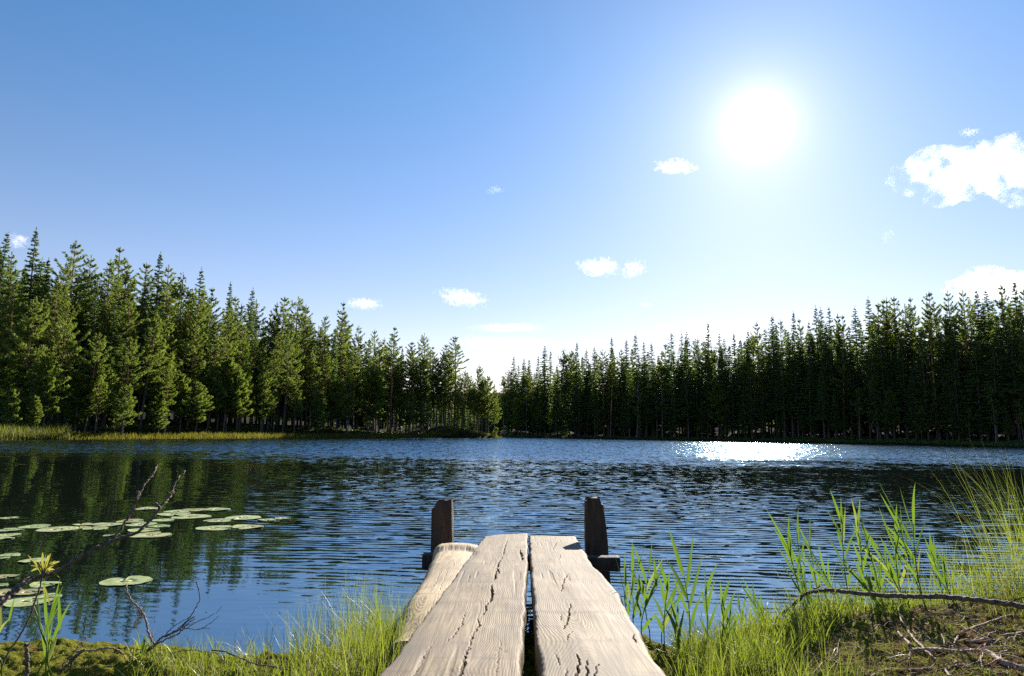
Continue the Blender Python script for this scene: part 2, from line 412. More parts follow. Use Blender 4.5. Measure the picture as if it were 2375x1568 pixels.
cloud(1388, 620, [(-36, -8, 20, 9), (-10, -2, 24, 16), (15, 2, 26, 17), (36, 6, 14, 9)], 'rounded white puff above the gap side of the right forest', 0.033, 0.42)
cloud(1464, 629, [(10, -10, 24, 11), (-12, 10, 20, 10), (20, -2, 14, 10)], 'split white puff right beside the rounded one', 0.028, 0.44)
cloud(1068, 692, [(-38, -14, 24, 9), (-8, -6, 32, 11), (28, 2, 32, 12), (40, 14, 26, 8), (-10, 10, 26, 7)], 'slanting streaky cloud above the end of the left forest', 0.028, 0.44)
cloud(845, 706, [(-20, 2, 20, 9), (6, 0, 24, 10), (28, -4, 16, 8)], 'low white cloud beside the left treetops', 0.033, 0.42)
cloud(1145, 443, [(-12, 4, 14, 5), (12, -3, 16, 6)], 'tiny faint cloud high above the lake', 0.017, 0.46)
cloud(2285, 668, [(-60, 6, 36, 22), (-10, -8, 46, 30), (50, 0, 50, 26), (95, 8, 40, 22)], 'white cloud rising behind the right treetops', 0.028, 0.40)
cloud(2055, 545, [(-4, -16, 12, 14), (6, 12, 16, 14)], 'faint thin wisp below the sun towards the right', 0.008, 0.48)
cloud(2248, 307, [(-8, -2, 14, 8), (10, 3, 14, 6)], 'little puff floating above the largest cloud', 0.028, 0.44)
cloud(42, 557, [(-8, 0, 16, 14), (8, 4, 16, 12)], 'small cloud between the two tallest left treetops', 0.033, 0.40)
cloud(1190, 762, [(-50, 0, 50, 5), (30, 0, 50, 4)], 'thin streak of cloud low over the gap between the forests', 0.022, 0.44)
cloud(1170, 794, [(-60, 2, 60, 11), (40, -3, 70, 10)], 'long pale cloud bank lowest over the gap between the forests', 0.010, 0.42)
cloud(1640, 768, [(-60, 6, 60, 14), (20, 0, 70, 17), (80, 6, 50, 14)], 'bright cloud bank behind the right treetops below the sun', 0.017, 0.40)
cloud(1497, 706, [(-6, 0, 14, 6), (10, 2, 12, 5)], 'tiny puff above the middle of the right forest', 0.017, 0.46)
# ------------------------------------------------------------------ jetty
def dock_z(y): return .435 - .047 * (y - 2.0)
def on_dock(px, py, dz=0.0):
    r = ray(px, py)   # plane z = a + b*y
    b = -.047; a = .435 - b * 2.0 + dz
    t = (a - CAM_H) / (r[2] - b * r[1])
    return np.array([r[0] * t, r[1] * t, CAM_H + r[2] * t])

def wood_mat(name, k, warm):
    N = M(name); tc = N.n('ShaderNodeTexCoord'); P = tc.outputs['Object']
    g = N.attr('grain')
    fine = N.noise(N.mapping(P, (150, 3.2, 40)), 1.0, 5, .7)
    blot = N.noise(N.mapping(P, (5, 1.6, 5)), 1.0, 4, .6)
    wig = N.noise(N.mapping(P, (14, 3, 10)), 1.0, 2)
    ph = N.math('ADD', N.math('MULTIPLY', g, 980.0), N.math('MULTIPLY', wig, 1.3))
    ring = N.math('MULTIPLY_ADD', N.math('SINE', ph), .5, .5)
    ring = N.math('POWER', ring, 1.6)
    amt = N.maprange(N.noise(N.mapping(P, (4, .9, 4)), 1.0, 3, .6), .36, .64, .12, 1.0)
    rr = N.math('MULTIPLY', ring, amt)
    col = N.mix(N.maprange(fine, .34, .66), (.19 * k, .145 * k * warm, .092 * k * warm, 1), (.45 * k, .36 * k * warm, .21 * k * warm, 1))
    col = N.mix(N.math('MULTIPLY', rr, .66), col, (.085, .055, .036, 1))
    col = N.mix(N.maprange(blot, .52, .72, 0, .55), col, (.15, .115, .09, 1))
    col = N.mix(N.maprange(blot, .28, .42, .5, 0), col, (.51 * k, .41 * k, .265 * k, 1))
    cross = N.noise(N.mapping(P, (2.2, 11, 3)), 1.0, 4, .62)
    col = N.mix(N.maprange(cross, .52, .70, 0, .6), col, (.09, .068, .05, 1))
    col = N.mix(N.math('MULTIPLY', N.attr('wear'), N.maprange(fine, .2, .7, .35, .85)), col, (.085, .068, .055, 1))
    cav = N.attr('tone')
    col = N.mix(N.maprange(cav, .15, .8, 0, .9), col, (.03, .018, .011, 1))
    # little knots and specks
    vo = N.n('ShaderNodeTexVoronoi', {'feature': 'F1'}, Scale=1.0); N.set(vo, 'Vector', N.mapping(P, (9, 3.2, 5)))
    sp = N.maprange(vo.outputs['Distance'], .02, .09, .8, 0)
    sp = N.math('MULTIPLY', sp, N.maprange(blot, .45, .55))
    col = N.mix(sp, col, (.10, .06, .04, 1))
    h = N.math('ADD', N.math('MULTIPLY', rr, -1.0), N.math('MULTIPLY', fine, .7))
    bp = N.n('ShaderNodeBump', None, Strength=.24, Distance=.003, Height=h)
    p = N.n('ShaderNodeBsdfPrincipled', None, Base_Color=col, Roughness=.75, Normal=bp); p.inputs['Specular IOR Level'].default_value = .25
    return N.out(p)
MAT_WOOD = wood_mat('weathered_wood', .76, .95); MAT_PALE = wood_mat('pale_wood', 1.45, .95)

def seg_dist(x, y, P):
    best = np.full(x.shape, 9.0); along = np.zeros(x.shape)
    L = np.concatenate([[0], np.cumsum(np.hypot(*np.diff(P[:, :2], axis=0).T))])
    for i in range(len(P) - 1):
        a, b = P[i, :2], P[i + 1, :2]; ab = b - a; l2 = ab @ ab + 1e-12
        t = np.clip(((x - a[0]) * ab[0] + (y - a[1]) * ab[1]) / l2, 0, 1)
        d = np.hypot(x - a[0] - t * ab[0], y - a[1] - t * ab[1])
        k = d < best; best = np.where(k, d, best); along = np.where(k, (L[i] + t * (L[i + 1] - L[i])) / L[-1], along)
    return best, along

def plank(name, left, right, cracks, parent, thick=.075, nu=150, nv=760, seed=0, knots=(), dz=0.0, round_l=.012, round_r=.012, endround=.01, barrel=0.0, mat=None, lip=0.0, wearl=0.0):
    """left/right: outline points (x, y) from the shore end to the far end"""
    l, r = np.array(left), np.array(right)
    l, r = l[np.argsort(l[:, 1])], r[np.argsort(r[:, 1])]
    y0, y1 = max(l[0, 1], r[0, 1]), min(l[-1, 1], r[-1, 1])
    vv = np.linspace(0, 1, nv); uu = np.linspace(0, 1, nu)
    lend, rend = l[-1, 1], r[-1, 1]
    U, V = np.meshgrid(uu, vv)
    yend = lend + (rend - lend) * U + .012 * vnoise(U * 9, 0 * U, s=seed + 3) + .006 * vnoise(U * 40, 0 * U, s=seed + 4)
    Y = y0 + (yend - y0) * V
    def edge(P, yy):
        k = catmull(P, 200); return np.interp(yy, k[:, 1], k[:, 0])
    XL = edge(l, Y) + .004 * fbm(Y * 6, 0, s=seed, o=4) + .0015 * vnoise(Y * 90, 0, s=seed)
    XR = edge(r, Y) + .004 * fbm(Y * 6, 5, s=seed + 1, o=4) + .0015 * vnoise(Y * 90, 3, s=seed)
    X = XL + (XR - XL) * U
    # grain field: distance from a wandering pith, bulging round knots
    pith = .5 * (XL + XR) + .06 * vnoise(V * 1.1 + seed, 0, s=21) - .03
    dep = .05 + .03 * vnoise(V * 1.1 + seed, 2, s=22)
    G = np.sqrt((X - pith)**2 + dep**2) + .004 * fbm(X * 7, Y * 1.3, s=seed + 7, o=3) + .0005 * fbm(X * 30, Y * 5, s=seed + 8, o=2)
    Z = dock_z(Y) + dz + .0028 * fbm(X * 5, Y * 1.2, s=seed + 9, o=2) + .0003 * fbm(X * 60, Y * 8, s=seed + 10, o=2)
    if lip: Z = Z - .07 * smooth(.25, .0, V)
    if lip: Z = Z + lip * smooth(.90, .955, V + .02 * (U - .5)**2 * 4 - .012 * vnoise(U * 4, 0, s=seed))
    if barrel: Z = Z - barrel * (2 * U - 1)**2
    tone = np.zeros_like(X)
    for (kx, ky, kr) in knots:
        d = np.hypot((X - kx), (Y - ky) * .55)
        G = G + .9 * kr * np.exp(-(d / (kr * 1.9))**2)
        Z = Z + .004 * np.exp(-(d / kr)**2)
    for c in cracks:
        P = np.array([on_dock(a, b)[:2] for a, b in c[0]]); w, dp = c[1] * .5, c[2]
        jx = .004 * vnoise(Y * 40, 0, s=seed + 13) + .002 * vnoise(Y * 130, 0, s=seed + 14)
        d, al = seg_dist(X + jx, Y, P)
        wl = w * np.interp(al, [0, .15, .5, .85, 1], [.3, .9, 1.0, .8, .25]) * (1 + .45 * vnoise(al * 9, 0, s=seed + 15))
        k = np.exp(-(d / np.maximum(wl, .0006))**4)
        Z = Z - dp * k; tone = np.maximum(tone, k * .9)
    # fine drying checks along the grain
    chk = smooth(.52, .72, vnoise(X * 75, Y * 2.6, s=seed + 16)) * smooth(.0, .5, vnoise(X * 5, Y * 1.2, s=seed + 17))
    Z = Z - .003 * chk; tone = np.maximum(tone, .38 * chk)
    dl_, dr_ = (X - XL), (XR - X); de = (yend - Y)
    for dd, rr_ in ((dl_, round_l), (dr_, round_r), (de, endround)):
        q = np.clip(1 - dd / rr_, 0, 1); Z = Z - rr_ * (1 - np.sqrt(np.clip(1 - q * q, 0, 1)))
    mb = MB(); top = np.stack([X, Y, Z], -1).reshape(-1, 3)
    mb.add(top, grid_faces(nu, nv), None, tone.ravel())
    gr = [G.ravel()]
    def skirt(ix, flip):
        p = top[ix]; n = len(p); K = 5; vs = []
        for k in range(K):
            q = p.copy(); q[:, 2] -= thick * k / (K - 1); vs.append(q)
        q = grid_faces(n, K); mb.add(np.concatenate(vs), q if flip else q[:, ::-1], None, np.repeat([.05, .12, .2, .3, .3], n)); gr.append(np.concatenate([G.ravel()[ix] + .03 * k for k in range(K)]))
    idx = np.arange(nu * nv).reshape(nv, nu)
    skirt(idx[:, 0], True); skirt(idx[:, -1], False); skirt(idx[-1, :], True); skirt(idx[0, :], False)
    b = np.stack([X[::20, ::10], Y[::20, ::10], Z[::20, ::10] - thick], -1); bv = b.reshape(-1, 3)
    mb.add(bv, grid_faces(b.shape[1], b.shape[0])[:, ::-1]); gr.append(np.zeros(len(bv)))
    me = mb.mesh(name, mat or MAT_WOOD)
    at = me.attributes.new('wear', 'FLOAT', 'POINT'); wr = np.zeros(len(me.vertices)); wr[:nu * nv] = (wearl * np.exp(-(U / .13)**2) * (.6 + .6 * np.clip(vnoise(X * 14, Y * 3, s=seed + 20) + .4, 0, 1)) + .5 * smooth(.25, .8, fbm(X * 4, Y * 1.7, s=seed + 21, o=3))).ravel(); at.data.foreach_set('value', np.clip(wr, 0, 1).astype(np.float32))
    at = me.attributes.new('grain', 'FLOAT', 'POINT'); at.data.foreach_set('value', np.concatenate(gr).astype(np.float32))
    return link(name, me, parent)

jetty = empty('wooden_jetty', (0, 0, 0)); tag(jetty, 'old wooden jetty of two wide cracked planks running out from the bank', 'jetty')
D = lambda pts, dz=0.0: [tuple(on_dock(a, b, dz)[:2]) for a, b in pts]
Lp_l = [(720, 1775), (800, 1670), (878, 1568), (935, 1494), (985, 1428), (1034, 1364), (1075, 1308), (1100, 1274), (1125, 1242)]
Lp_r = [(1196, 1775), (1196, 1670), (1203, 1568), (1211, 1494), (1215, 1428), (1219, 1364), (1223, 1308), (1223, 1274), (1223.5, 1237)]
Rp_l = [(1262, 1775), (1263, 1670), (1255, 1568), (1246, 1494), (1241, 1428), (1236, 1364), (1231, 1308), (1229, 1274), (1227.5, 1242)]
Rp_r = [(1700, 1775), (1630, 1670), (1555, 1568), (1506, 1506), (1482, 1455), (1454, 1412), (1430, 1366), (1404, 1335), (1372, 1304), (1357, 1278), (1336, 1243)]
crL = [([(1176, 1254), (1170, 1270), (1166, 1288)], .005, .02), ([(1165, 1290), (1155, 1305), (1152, 1318), (1158, 1330)], .007, .03), ([(1150, 1322), (1148, 1338), (1145, 1346)], .007, .03),
       ([(1140, 1356), (1141, 1375), (1135, 1398)], .008, .03), ([(1130, 1395), (1126, 1414), (1120, 1428)], .004, .02), ([(1108, 1435), (1112, 1445), (1105, 1460), (1095, 1470), (1090, 1490)], .004, .02),
       ([(1090, 1490), (1078, 1530), (1068, 1568), (1058, 1620), (1050, 1700)], .005, .03), ([(1080, 1420), (1070, 1450), (1050, 1475), (1035, 1490)], .0022, .01), ([(1010, 1480), (985, 1520), (960, 1568)], .0016, .006),
       ([(1205, 1275), (1209, 1290), (1211, 1300)], .012, .012), ([(1160, 1480), (1156, 1520), (1150, 1580)], .0015, .006), ([(1090, 1330), (1084, 1350)], .002, .008)]
crR = [([(1290, 1258), (1282, 1275)], .003, .012), ([(1316, 1330), (1306, 1350), (1302, 1372)], .0035, .015), ([(1322, 1400), (1317, 1430), (1308, 1460)], .004, .02), ([(1325, 1465), (1312, 1490)], .0025, .012),
       ([(1337, 1520), (1342, 1540), (1338, 1568), (1336, 1620)], .005, .025), ([(1358, 1530), (1362, 1560), (1366, 1600)], .0035, .015), ([(1386, 1540), (1380, 1565), (1392, 1610)], .003, .015), ([(1296, 1300), (1300, 1285)], .002, .01),
       ([(1288, 1520), (1296, 1545)], .002, .01), ([(1312, 1555), (1318, 1590)], .002, .01), ([(1300, 1425), (1298, 1440)], .002, .008), ([(1468, 1470), (1474, 1490)], .004, .012)]
kn = lambda px, py, r: (*on_dock(px, py)[:2], r)
pl1 = plank('plank', D(Lp_l), D(Lp_r), crL, jetty, seed=31, wearl=.8, knots=[kn(1120, 1280, .05), kn(1130, 1362, .06), kn(1060, 1545, .045), kn(1180, 1400, .04), kn(1000, 1420, .05)])
tag(pl1, 'left plank with a long jagged crack')
pl2 = plank('plank', D(Rp_l), D(Rp_r), crR, jetty, seed=57, knots=[kn(1342, 1492, .07), kn(1320, 1360, .05), kn(1390, 1428, .04), kn(1290, 1300, .05), kn(1420, 1330, .035)], round_r=.022)
tag(pl2, 'right plank with a wavy outer edge')
Sl_l = [(892, 1440), (908, 1424), (926, 1398), (955, 1362), (975, 1332), (992, 1300), (1006, 1268)]
Sl_r = [(1006, 1440), (1018, 1424), (1040, 1392), (1062, 1356), (1080, 1326), (1096, 1292), (1112, 1268)]
pl3 = plank('log_slab', D(Sl_l, -.03), D(Sl_r, -.03), [([(1078, 1290), (1066, 1310), (1058, 1335)], .006, .01), ([(1040, 1300), (1020, 1350), (1000, 1395)], .0018, .008), ([(1010, 1372), (990, 1385), (960, 1392)], .003, .006), ([(1022, 1310), (1004, 1345)], .0015, .006)], jetty,
            thick=.12, nu=110, nv=420, seed=83, knots=[kn(985, 1390, .05)], dz=-.03, round_l=.055, round_r=.015, endround=.02, barrel=.014, mat=MAT_PALE, lip=.03)
tag(pl3, 'pale rounded half log along the left side')

MAT_DARKWOOD = bark_mat('dark_post_wood', (.026, .016, .010), (.085, .05, .028), 26, (1, 1, .10), bump=1.0)
def post(cx, cy, w, d, top_fn, z0, lean, seed, parent):
    n = 30; K = 40; mb = MB()
    th = np.linspace(0, 2 * math.pi, n, endpoint=False)
    sx = np.sign(np.cos(th)) * np.abs(np.cos(th))**.35 * w / 2; sy = np.sign(np.sin(th)) * np.abs(np.sin(th))**.35 * d / 2
    vs = []
    for k in range(K):
        t = k / (K - 1)
        taper = 1.0
        zt = np.array([top_fn(a / (w / 2)) for a in sx])
        z = z0 + (zt - z0) * t
        f = np.interp(z, [z0, .28, .62], [1.10, 1.05, lean[1]])
        j = 1 + .045 * fbm(th * 2.2, z * 5, s=seed, o=4) + .02 * vnoise(th * 9, z * 3, s=seed + 1)
        vs.append(np.stack([cx + sx * f * j + lean[0] * (z - .3), cy + sy * f * j, z], 1))
    V = np.concatenate(vs); q = grid_faces(n, K, True)
    tp = vs[-1]; c = tp.mean(0); c[2] += .004
    mid = (tp + c) / 2; mid[:, 2] += .008 * rng.normal(size=n)
    mb.add(V, q); o = n * K
    mb.add(np.vstack([tp, mid, c]), np.stack([np.arange(n), (np.arange(n) + 1) % n, n + (np.arange(n) + 1) % n, n + np.arange(n)], 1), [[n + i, n + (i + 1) % n, 2 * n] for i in range(n)])
    return mb.obj('post', MAT_DARKWOOD, parent)
YP = 5.0
a = on_y(1028, 1160, YP); b_ = on_y(1381, 1153, YP + .1)
po1 = post(a[0], YP, .150, .10, lambda u: a[2] + .006 * u - (.055 if u < -.75 else (.022 if u < -.62 else 0)), -.5, (-.025, .95), 5, jetty)
tag(po1, 'left post with a notched top')
po2 = post(b_[0], YP + .1, .150, .12, lambda u: b_[2] - (.045 if u > .7 else (.02 if u < -.8 else 0)) - .004 * abs(u), -.5, (-.06, .84), 9, jetty)
tag(po2, 'right post narrowing to the top')
mb = MB()
def beam(mb, x0, x1, y, z, h, d, seed):
    xs = np.linspace(x0, x1, 60); k = 20; th = np.linspace(0, 2 * math.pi, k, endpoint=False)
    cy = np.sign(np.cos(th)) * np.abs(np.cos(th))**.3 * d / 2; cz = np.sign(np.sin(th)) * np.abs(np.sin(th))**.3 * h / 2
    V = np.stack([np.stack([np.full(k, x), y + cy * (1 + .05 * fbm(x * 6, th, s=seed)), z + cz * (1 + .06 * fbm(x * 6, th + 5, s=seed))], 1) for x in xs]).reshape(-1, 3)
    n = len(xs); t = []
    V = np.vstack([V, [x0, y, z], [x1, y, z]])
    for j in range(k): t += [[n * k, (j + 1) % k, j], [n * k + 1, (n - 1) * k + j, (n - 1) * k + (j + 1) % k]]
    mb.add(V, grid_faces(k, n, True), t)
e0 = on_y(978, 1310, 4.78); e1 = on_y(1438, 1306, 4.78)
beam(mb, e0[0], e1[0], 4.84, e1[2] - .012, .095, .12, 3)
tag(mb.obj('crossbeam', MAT_DARKWOOD, jetty), 'dark beam under the planks')

# ------------------------------------------------------------------ lily pads
def lily_mat():
    N = M('lily_pad'); tc = N.n('ShaderNodeTexCoord'); geo = N.n('ShaderNodeNewGeometry'); oi = N.n('ShaderNodeObjectInfo')
    nz = N.noise(geo.outputs['Position'], 14, 4, .65); n2 = N.noise(geo.outputs['Position'], 45, 3)
    col = N.mix(N.maprange(N.math('ADD', nz, N.math('MULTIPLY', oi.outputs['Random'], .25)), .35, .75), (.22, .30, .09, 1), (.42, .44, .17, 1))
    n3 = N.noise(geo.outputs['Position'], 3.1, 2)
    col = N.mix(N.maprange(N.math('ADD', n3, N.math('MULTIPLY', oi.outputs['Random'], .22)), .60, .74, 0, .55), col, (.22, .15, .05, 1))
    col = N.mix(N.maprange(n2, .62, .70), col, (.06, .05, .025, 1))
    p = N.n('ShaderNodeBsdfPrincipled', None, Base_Color=col, Roughness=.42); p.inputs['Specular IOR Level'].default_value = .5
    bp = N.n('ShaderNodeBump', None, Strength=.3, Distance=.004, Height=nz); N.set(p, 'Normal', bp)
    return N.out(p)
MAT_LILY = lily_mat()
def lily(cx, cy, hw, label, seed, notch, tilt=0.0, squash=1.0):
    px, py = cx * .3337, 1044.6 + cy * .3337
    c = on_z(px, py, .005); e = on_z(px + hw * .3337, py, .005); R = abs(e[0] - c[0])
    n = 56; rings = [0, .25, .5, .75, .93, 1.0]
    th = np.linspace(0, 2 * math.pi, n, endpoint=False)
    dn = np.abs((th - notch + math.pi) % (2 * math.pi) - math.pi)
    rad = R * (1 + .035 * np.sin(2 * th + seed) + .02 * np.sin(3 * th + seed * 2) + .008 * rng.normal(size=n))
    cut = np.exp(-(dn / .16)**2)
    rad = rad * (1 - .72 * cut)
    V = []
    for r in rings:
        x = rad * r * np.cos(th); y = rad * r * np.sin(th) * 1.06 * squash
        z = .005 + .003 * np.sin(2 * th + seed * 3) * r**3 + .004 * (r > .95) * smooth(.2, .9, np.sin(th * 2 + seed)) + tilt * (x * .4 + R * .3) + .0015 * vnoise(x * 25, y * 25, s=seed)
        V.append(np.stack([x, y, np.maximum(z, .003)], 1))
    V = np.concatenate(V[1:] ); V = np.vstack([V, [[0, 0, .006]]])
    K = len(rings) - 1; t = [[K * n, j, (j + 1) % n] for j in range(n)]
    B = V.copy(); B[:, 2] -= .003
    mb = MB(); q = grid_faces(n, K, True)
    mb.add(V, q, t)
    rim = (K - 1) * n + np.arange(n); rim2 = (K - 1) * n + (np.arange(n) + 1) % n; m = len(V)
    mb.add(np.vstack([V, B]), np.stack([rim, rim2, rim2 + m, rim + m], 1)[:, ::-1])
    o = mb.obj('lily_pad', MAT_LILY); o.location = (c[0], c[1], 0)
    tag(o, label, 'lily pad', 'lily pads floating on the lake')
LILY = [(60, 467, 60, 'lone lily pad at the left edge farthest from the bank'), (65, 550, 92, 'large lily pad cut by the left edge in the long row'), (62, 585, 75, 'lily pad just under the long row at the left edge'), (38, 608, 55, 'small lily pad overlapping the pad under the row at the left edge'),
 (240, 528, 103, 'dull lily pad forming the left end of the long row'), (405, 546, 132, 'wide pale lily pad in the long row left of the branch'), (572, 512, 65, 'small round lily pad behind the long row'), (560, 534, 62, 'lily pad in the long row beneath the small round one'), (665, 541, 80, 'lily pad in the long row just left of the branch fork'),
 (745, 515, 104, 'long lily pad crossing behind the branch'), (905, 490, 95, 'lily pad between the two forks of the branch, highest there'), (985, 512, 102, 'lily pad between the forks touching the right fork'), (1105, 525, 70, 'curled lily pad right of the branch, light edged'), (1000, 551, 100, 'brownish lily pad under the curled one'),
 (1048, 586, 135, 'large pale lily pad right below the branch fork'), (772, 591, 52, 'yellow tilted lily pad left of the fork'), (1025, 403, 82, 'lily pad farthest out, split by the right fork'), (1135, 483, 75, 'single lily pad right of the right fork'), (1225, 423, 85, 'brown speckled lily pad in the outer cluster'),
 (1208, 440, 106, 'lily pad under the speckled one in the outer cluster'), (1332, 459, 127, 'widest lily pad of the outer cluster'), (1355, 411, 82, 'dull lily pad at the top of the outer cluster'), (1512, 408, 88, 'lily pad at the right end of the outer cluster'), (1508, 486, 96, 'lily pad left in the right group'),
 (1690, 467, 124, 'wide flat lily pad at the back of the right group'), (1852, 480, 60, 'small curled lily pad near the right end'), (1965, 470, 52, 'outermost lily pad at the far right end'), (1495, 538, 125, 'long dark-edged lily pad at the front of the right group'), (1722, 529, 108, 'lily pad with a yellow rim at the front of the right group'),
 (55, 727, 76, 'lily pad with a folded rim at the left edge'), (15, 746, 45, 'small lily pad under the folded one at the left edge'), (230, 763, 90, 'single lily pad behind the yellow sprig'), (45, 873, 70, 'brown-flecked lily pad beside the branch knob'), (10, 933, 42, 'half-hidden lily pad under the branch at the left edge'),
 (315, 928, 96, 'lily pad with a lifted dark rim behind the sprig stem'), (45, 990, 118, 'big lily pad under the branch at the left edge'), (195, 982, 95, 'blotched lily pad behind the sprig stem'), (330, 1012, 85, 'pale lily pad nearest the reeds'), (200, 1046, 150, 'yellowish lily pad nearest the bank'), (880, 905, 160, 'biggest lily pad, lying alone with a deep notch')]
for i, (cx, cy, hw, lab) in enumerate(LILY):
    lily(cx, cy, hw, lab, i, 2.2 if i == len(LILY) - 1 else rng.uniform(0, 6.28), tilt=.35 if 'tilted' in lab else 0.0)
# ------------------------------------------------------------------ trees
MAT_PINE = leaf_mat('pine_needles', (.058, .090, .018), (.20, .245, .046), .52, (.32, .42, .05), nscale=.5)
MAT_SPRUCE = leaf_mat('spruce_needles', (.042, .072, .026), (.13, .180, .042), .50, (.24, .36, .05), nscale=.5)
MAT_BIRCH = leaf_mat('birch_leaves', (.06, .09, .012), (.15, .19, .02), .45, (.32, .40, .03), nscale=.8)
MAT_PBARK = bark_mat('pine_bark', (.07, .05, .04), (.16, .115, .09), 9, (1, 1, .25), ((.34, .15, .06), 5.0, 8.5))
MAT_SBARK = bark_mat('spruce_bark', (.05, .04, .033), (.13, .105, .085), 9, (1, 1, .3))
MAT_BBARK = bark_mat('birch_bark', (.05, .045, .04), (.30, .28, .25), 5, (1, 1, 1.6))
MAT_DEAD = bark_mat('dead_wood', (.20, .18, .16), (.42, .39, .35), 9, (1, 1, .2))

def tufts(mb, C, D, n, L, wd, spread, tone):
    """needle sprays: n thin blades at each centre C, around direction D"""
    m = len(C)
    if m == 0: return
    C = np.repeat(C, n, 0); D = np.repeat(D, n, 0); tone = np.repeat(tone, n)
    k = len(C)
    d = D + spread * rng.normal(size=(k, 3)); d /= np.linalg.norm(d, axis=1)[:, None] + 1e-9
    l = L * rng.uniform(.6, 1.25, k)[:, None]
    s = np.cross(d, rng.normal(size=(k, 3))); s /= np.linalg.norm(s, axis=1)[:, None] + 1e-9
    s = s * wd * rng.uniform(.6, 1.3, k)[:, None]
    C = C + rng.normal(size=(k, 3)) * L * .12
    v = np.stack([C - s * .6, C + s * .6, C + d * l * .65 + s, C + d * l, C + d * l * .65 - s], 1).reshape(-1, 3)
    b = np.arange(k)[:, None] * 5
    mb.add(v, b + np.array([[0, 1, 2, 4]]), b + np.array([[4, 2, 3]]), np.repeat(tone + .12 * rng.normal(size=k), 5))

def trunk_path(H, bend, n=14):
    z = np.linspace(-.4, H, n); p1, p2 = rng.uniform(0, 6.3, 2)
    return np.stack([bend * np.sin(z / H * 3 + p1) - bend * math.sin(p1), bend * np.sin(z / H * 2.4 + p2) - bend * math.sin(p2), z], 1)
def path_at(P, z):
    return np.stack([np.interp(z, P[:, 2], P[:, 0]), np.interp(z, P[:, 2], P[:, 1]), z], -1)

def make_pine(H, cb, rad, top_round=.5, dens=1.0, deadlow=8):
    """cb = crown base fraction, rad = crown radius"""
    P = trunk_path(H, .16); tk = MB(); cr = MB()
    tube(tk, P, np.interp(P[:, 2], [-.4, 0, H * .5, H], [.2, .155, .11, .02]) * H / 15, 8)
    z = H * cb
    while z < H - .3:
        t = (z / H - cb) / (1 - cb)
        nb = rng.integers(3, 6)
        a0 = rng.uniform(0, 6.3)
        for j in range(nb):
            if rng.random() < .12: continue
            a = a0 + j * 6.283 / nb + rng.normal() * .3
            env = (np.interp(t, [0, .18, .5, .8, 1], [.62, 1, .74, .34 + .12 * top_round, .05]))
            L = rad * env * rng.uniform(.55, 1.12)
            up = np.interp(t, [0, .4, 1], [-.08, .20, .72]) + rng.normal() * .1
            n = 7; s = np.linspace(0, 1, n)
            B = path_at(P, np.array([z]))[0] + np.stack([math.cos(a) * L * s, math.sin(a) * L * s, L * (up * s + .28 * s**2.2 - .06 * np.sin(s * 3.1))], 1)
            tube(tk, B, np.linspace(.035, .008, n) * H / 15 * (.5 + L / rad), 4, cap=False)
            m = max(4, int(38 * dens * (.3 + L / rad)))
            u = np.clip(rng.uniform(.12, 1.05, m) ** .75, 0, 1)
            pos = np.stack([np.interp(u, s, B[:, i]) for i in range(3)], 1)
            side = np.array([-math.sin(a), math.cos(a), 0])
            off = rng.normal(size=m) * (.18 * L * (1.2 - u * .8))
            pos = pos + off[:, None] * side + np.stack([0 * u, 0 * u,   .035 * rng.normal(size=m) + .04], 1)
            D = np.stack([math.cos(a) + 0 * u, math.sin(a) + 0 * u, .6 + 0 * u], 1) + np.sign(off)[:, None] * side * .5
            tufts(cr, pos, D, 8, .25 * np.interp(t, [0, .65, 1], [1, .9, .5]), .018, .5, np.full(m, rng.uniform(.25, .75)))
        z += H * .036 * rng.uniform(.7, 1.3) * (1.2 - .3 * t)
    top = path_at(P, np.array([H - .25, H - .1, H + .02]))
    tufts(cr, top, np.tile([[0, 0, 1.]], (3, 1)), 7, .28, .018, .25, np.full(3, .5))
    for k in range(deadlow):
        zz = H * rng.uniform(.12, cb); a = rng.uniform(0, 6.3); L = rng.uniform(.4, 1.1)
        b0 = path_at(P, np.array([zz]))[0]
        s = np.linspace(0, 1, 4)
        tube(tk, b0 + np.stack([math.cos(a) * L * s, math.sin(a) * L * s, L * (.2 * s - .4 * s**2)], 1), np.linspace(.02, .006, 4), 3, cap=False)
    return tk, cr, H

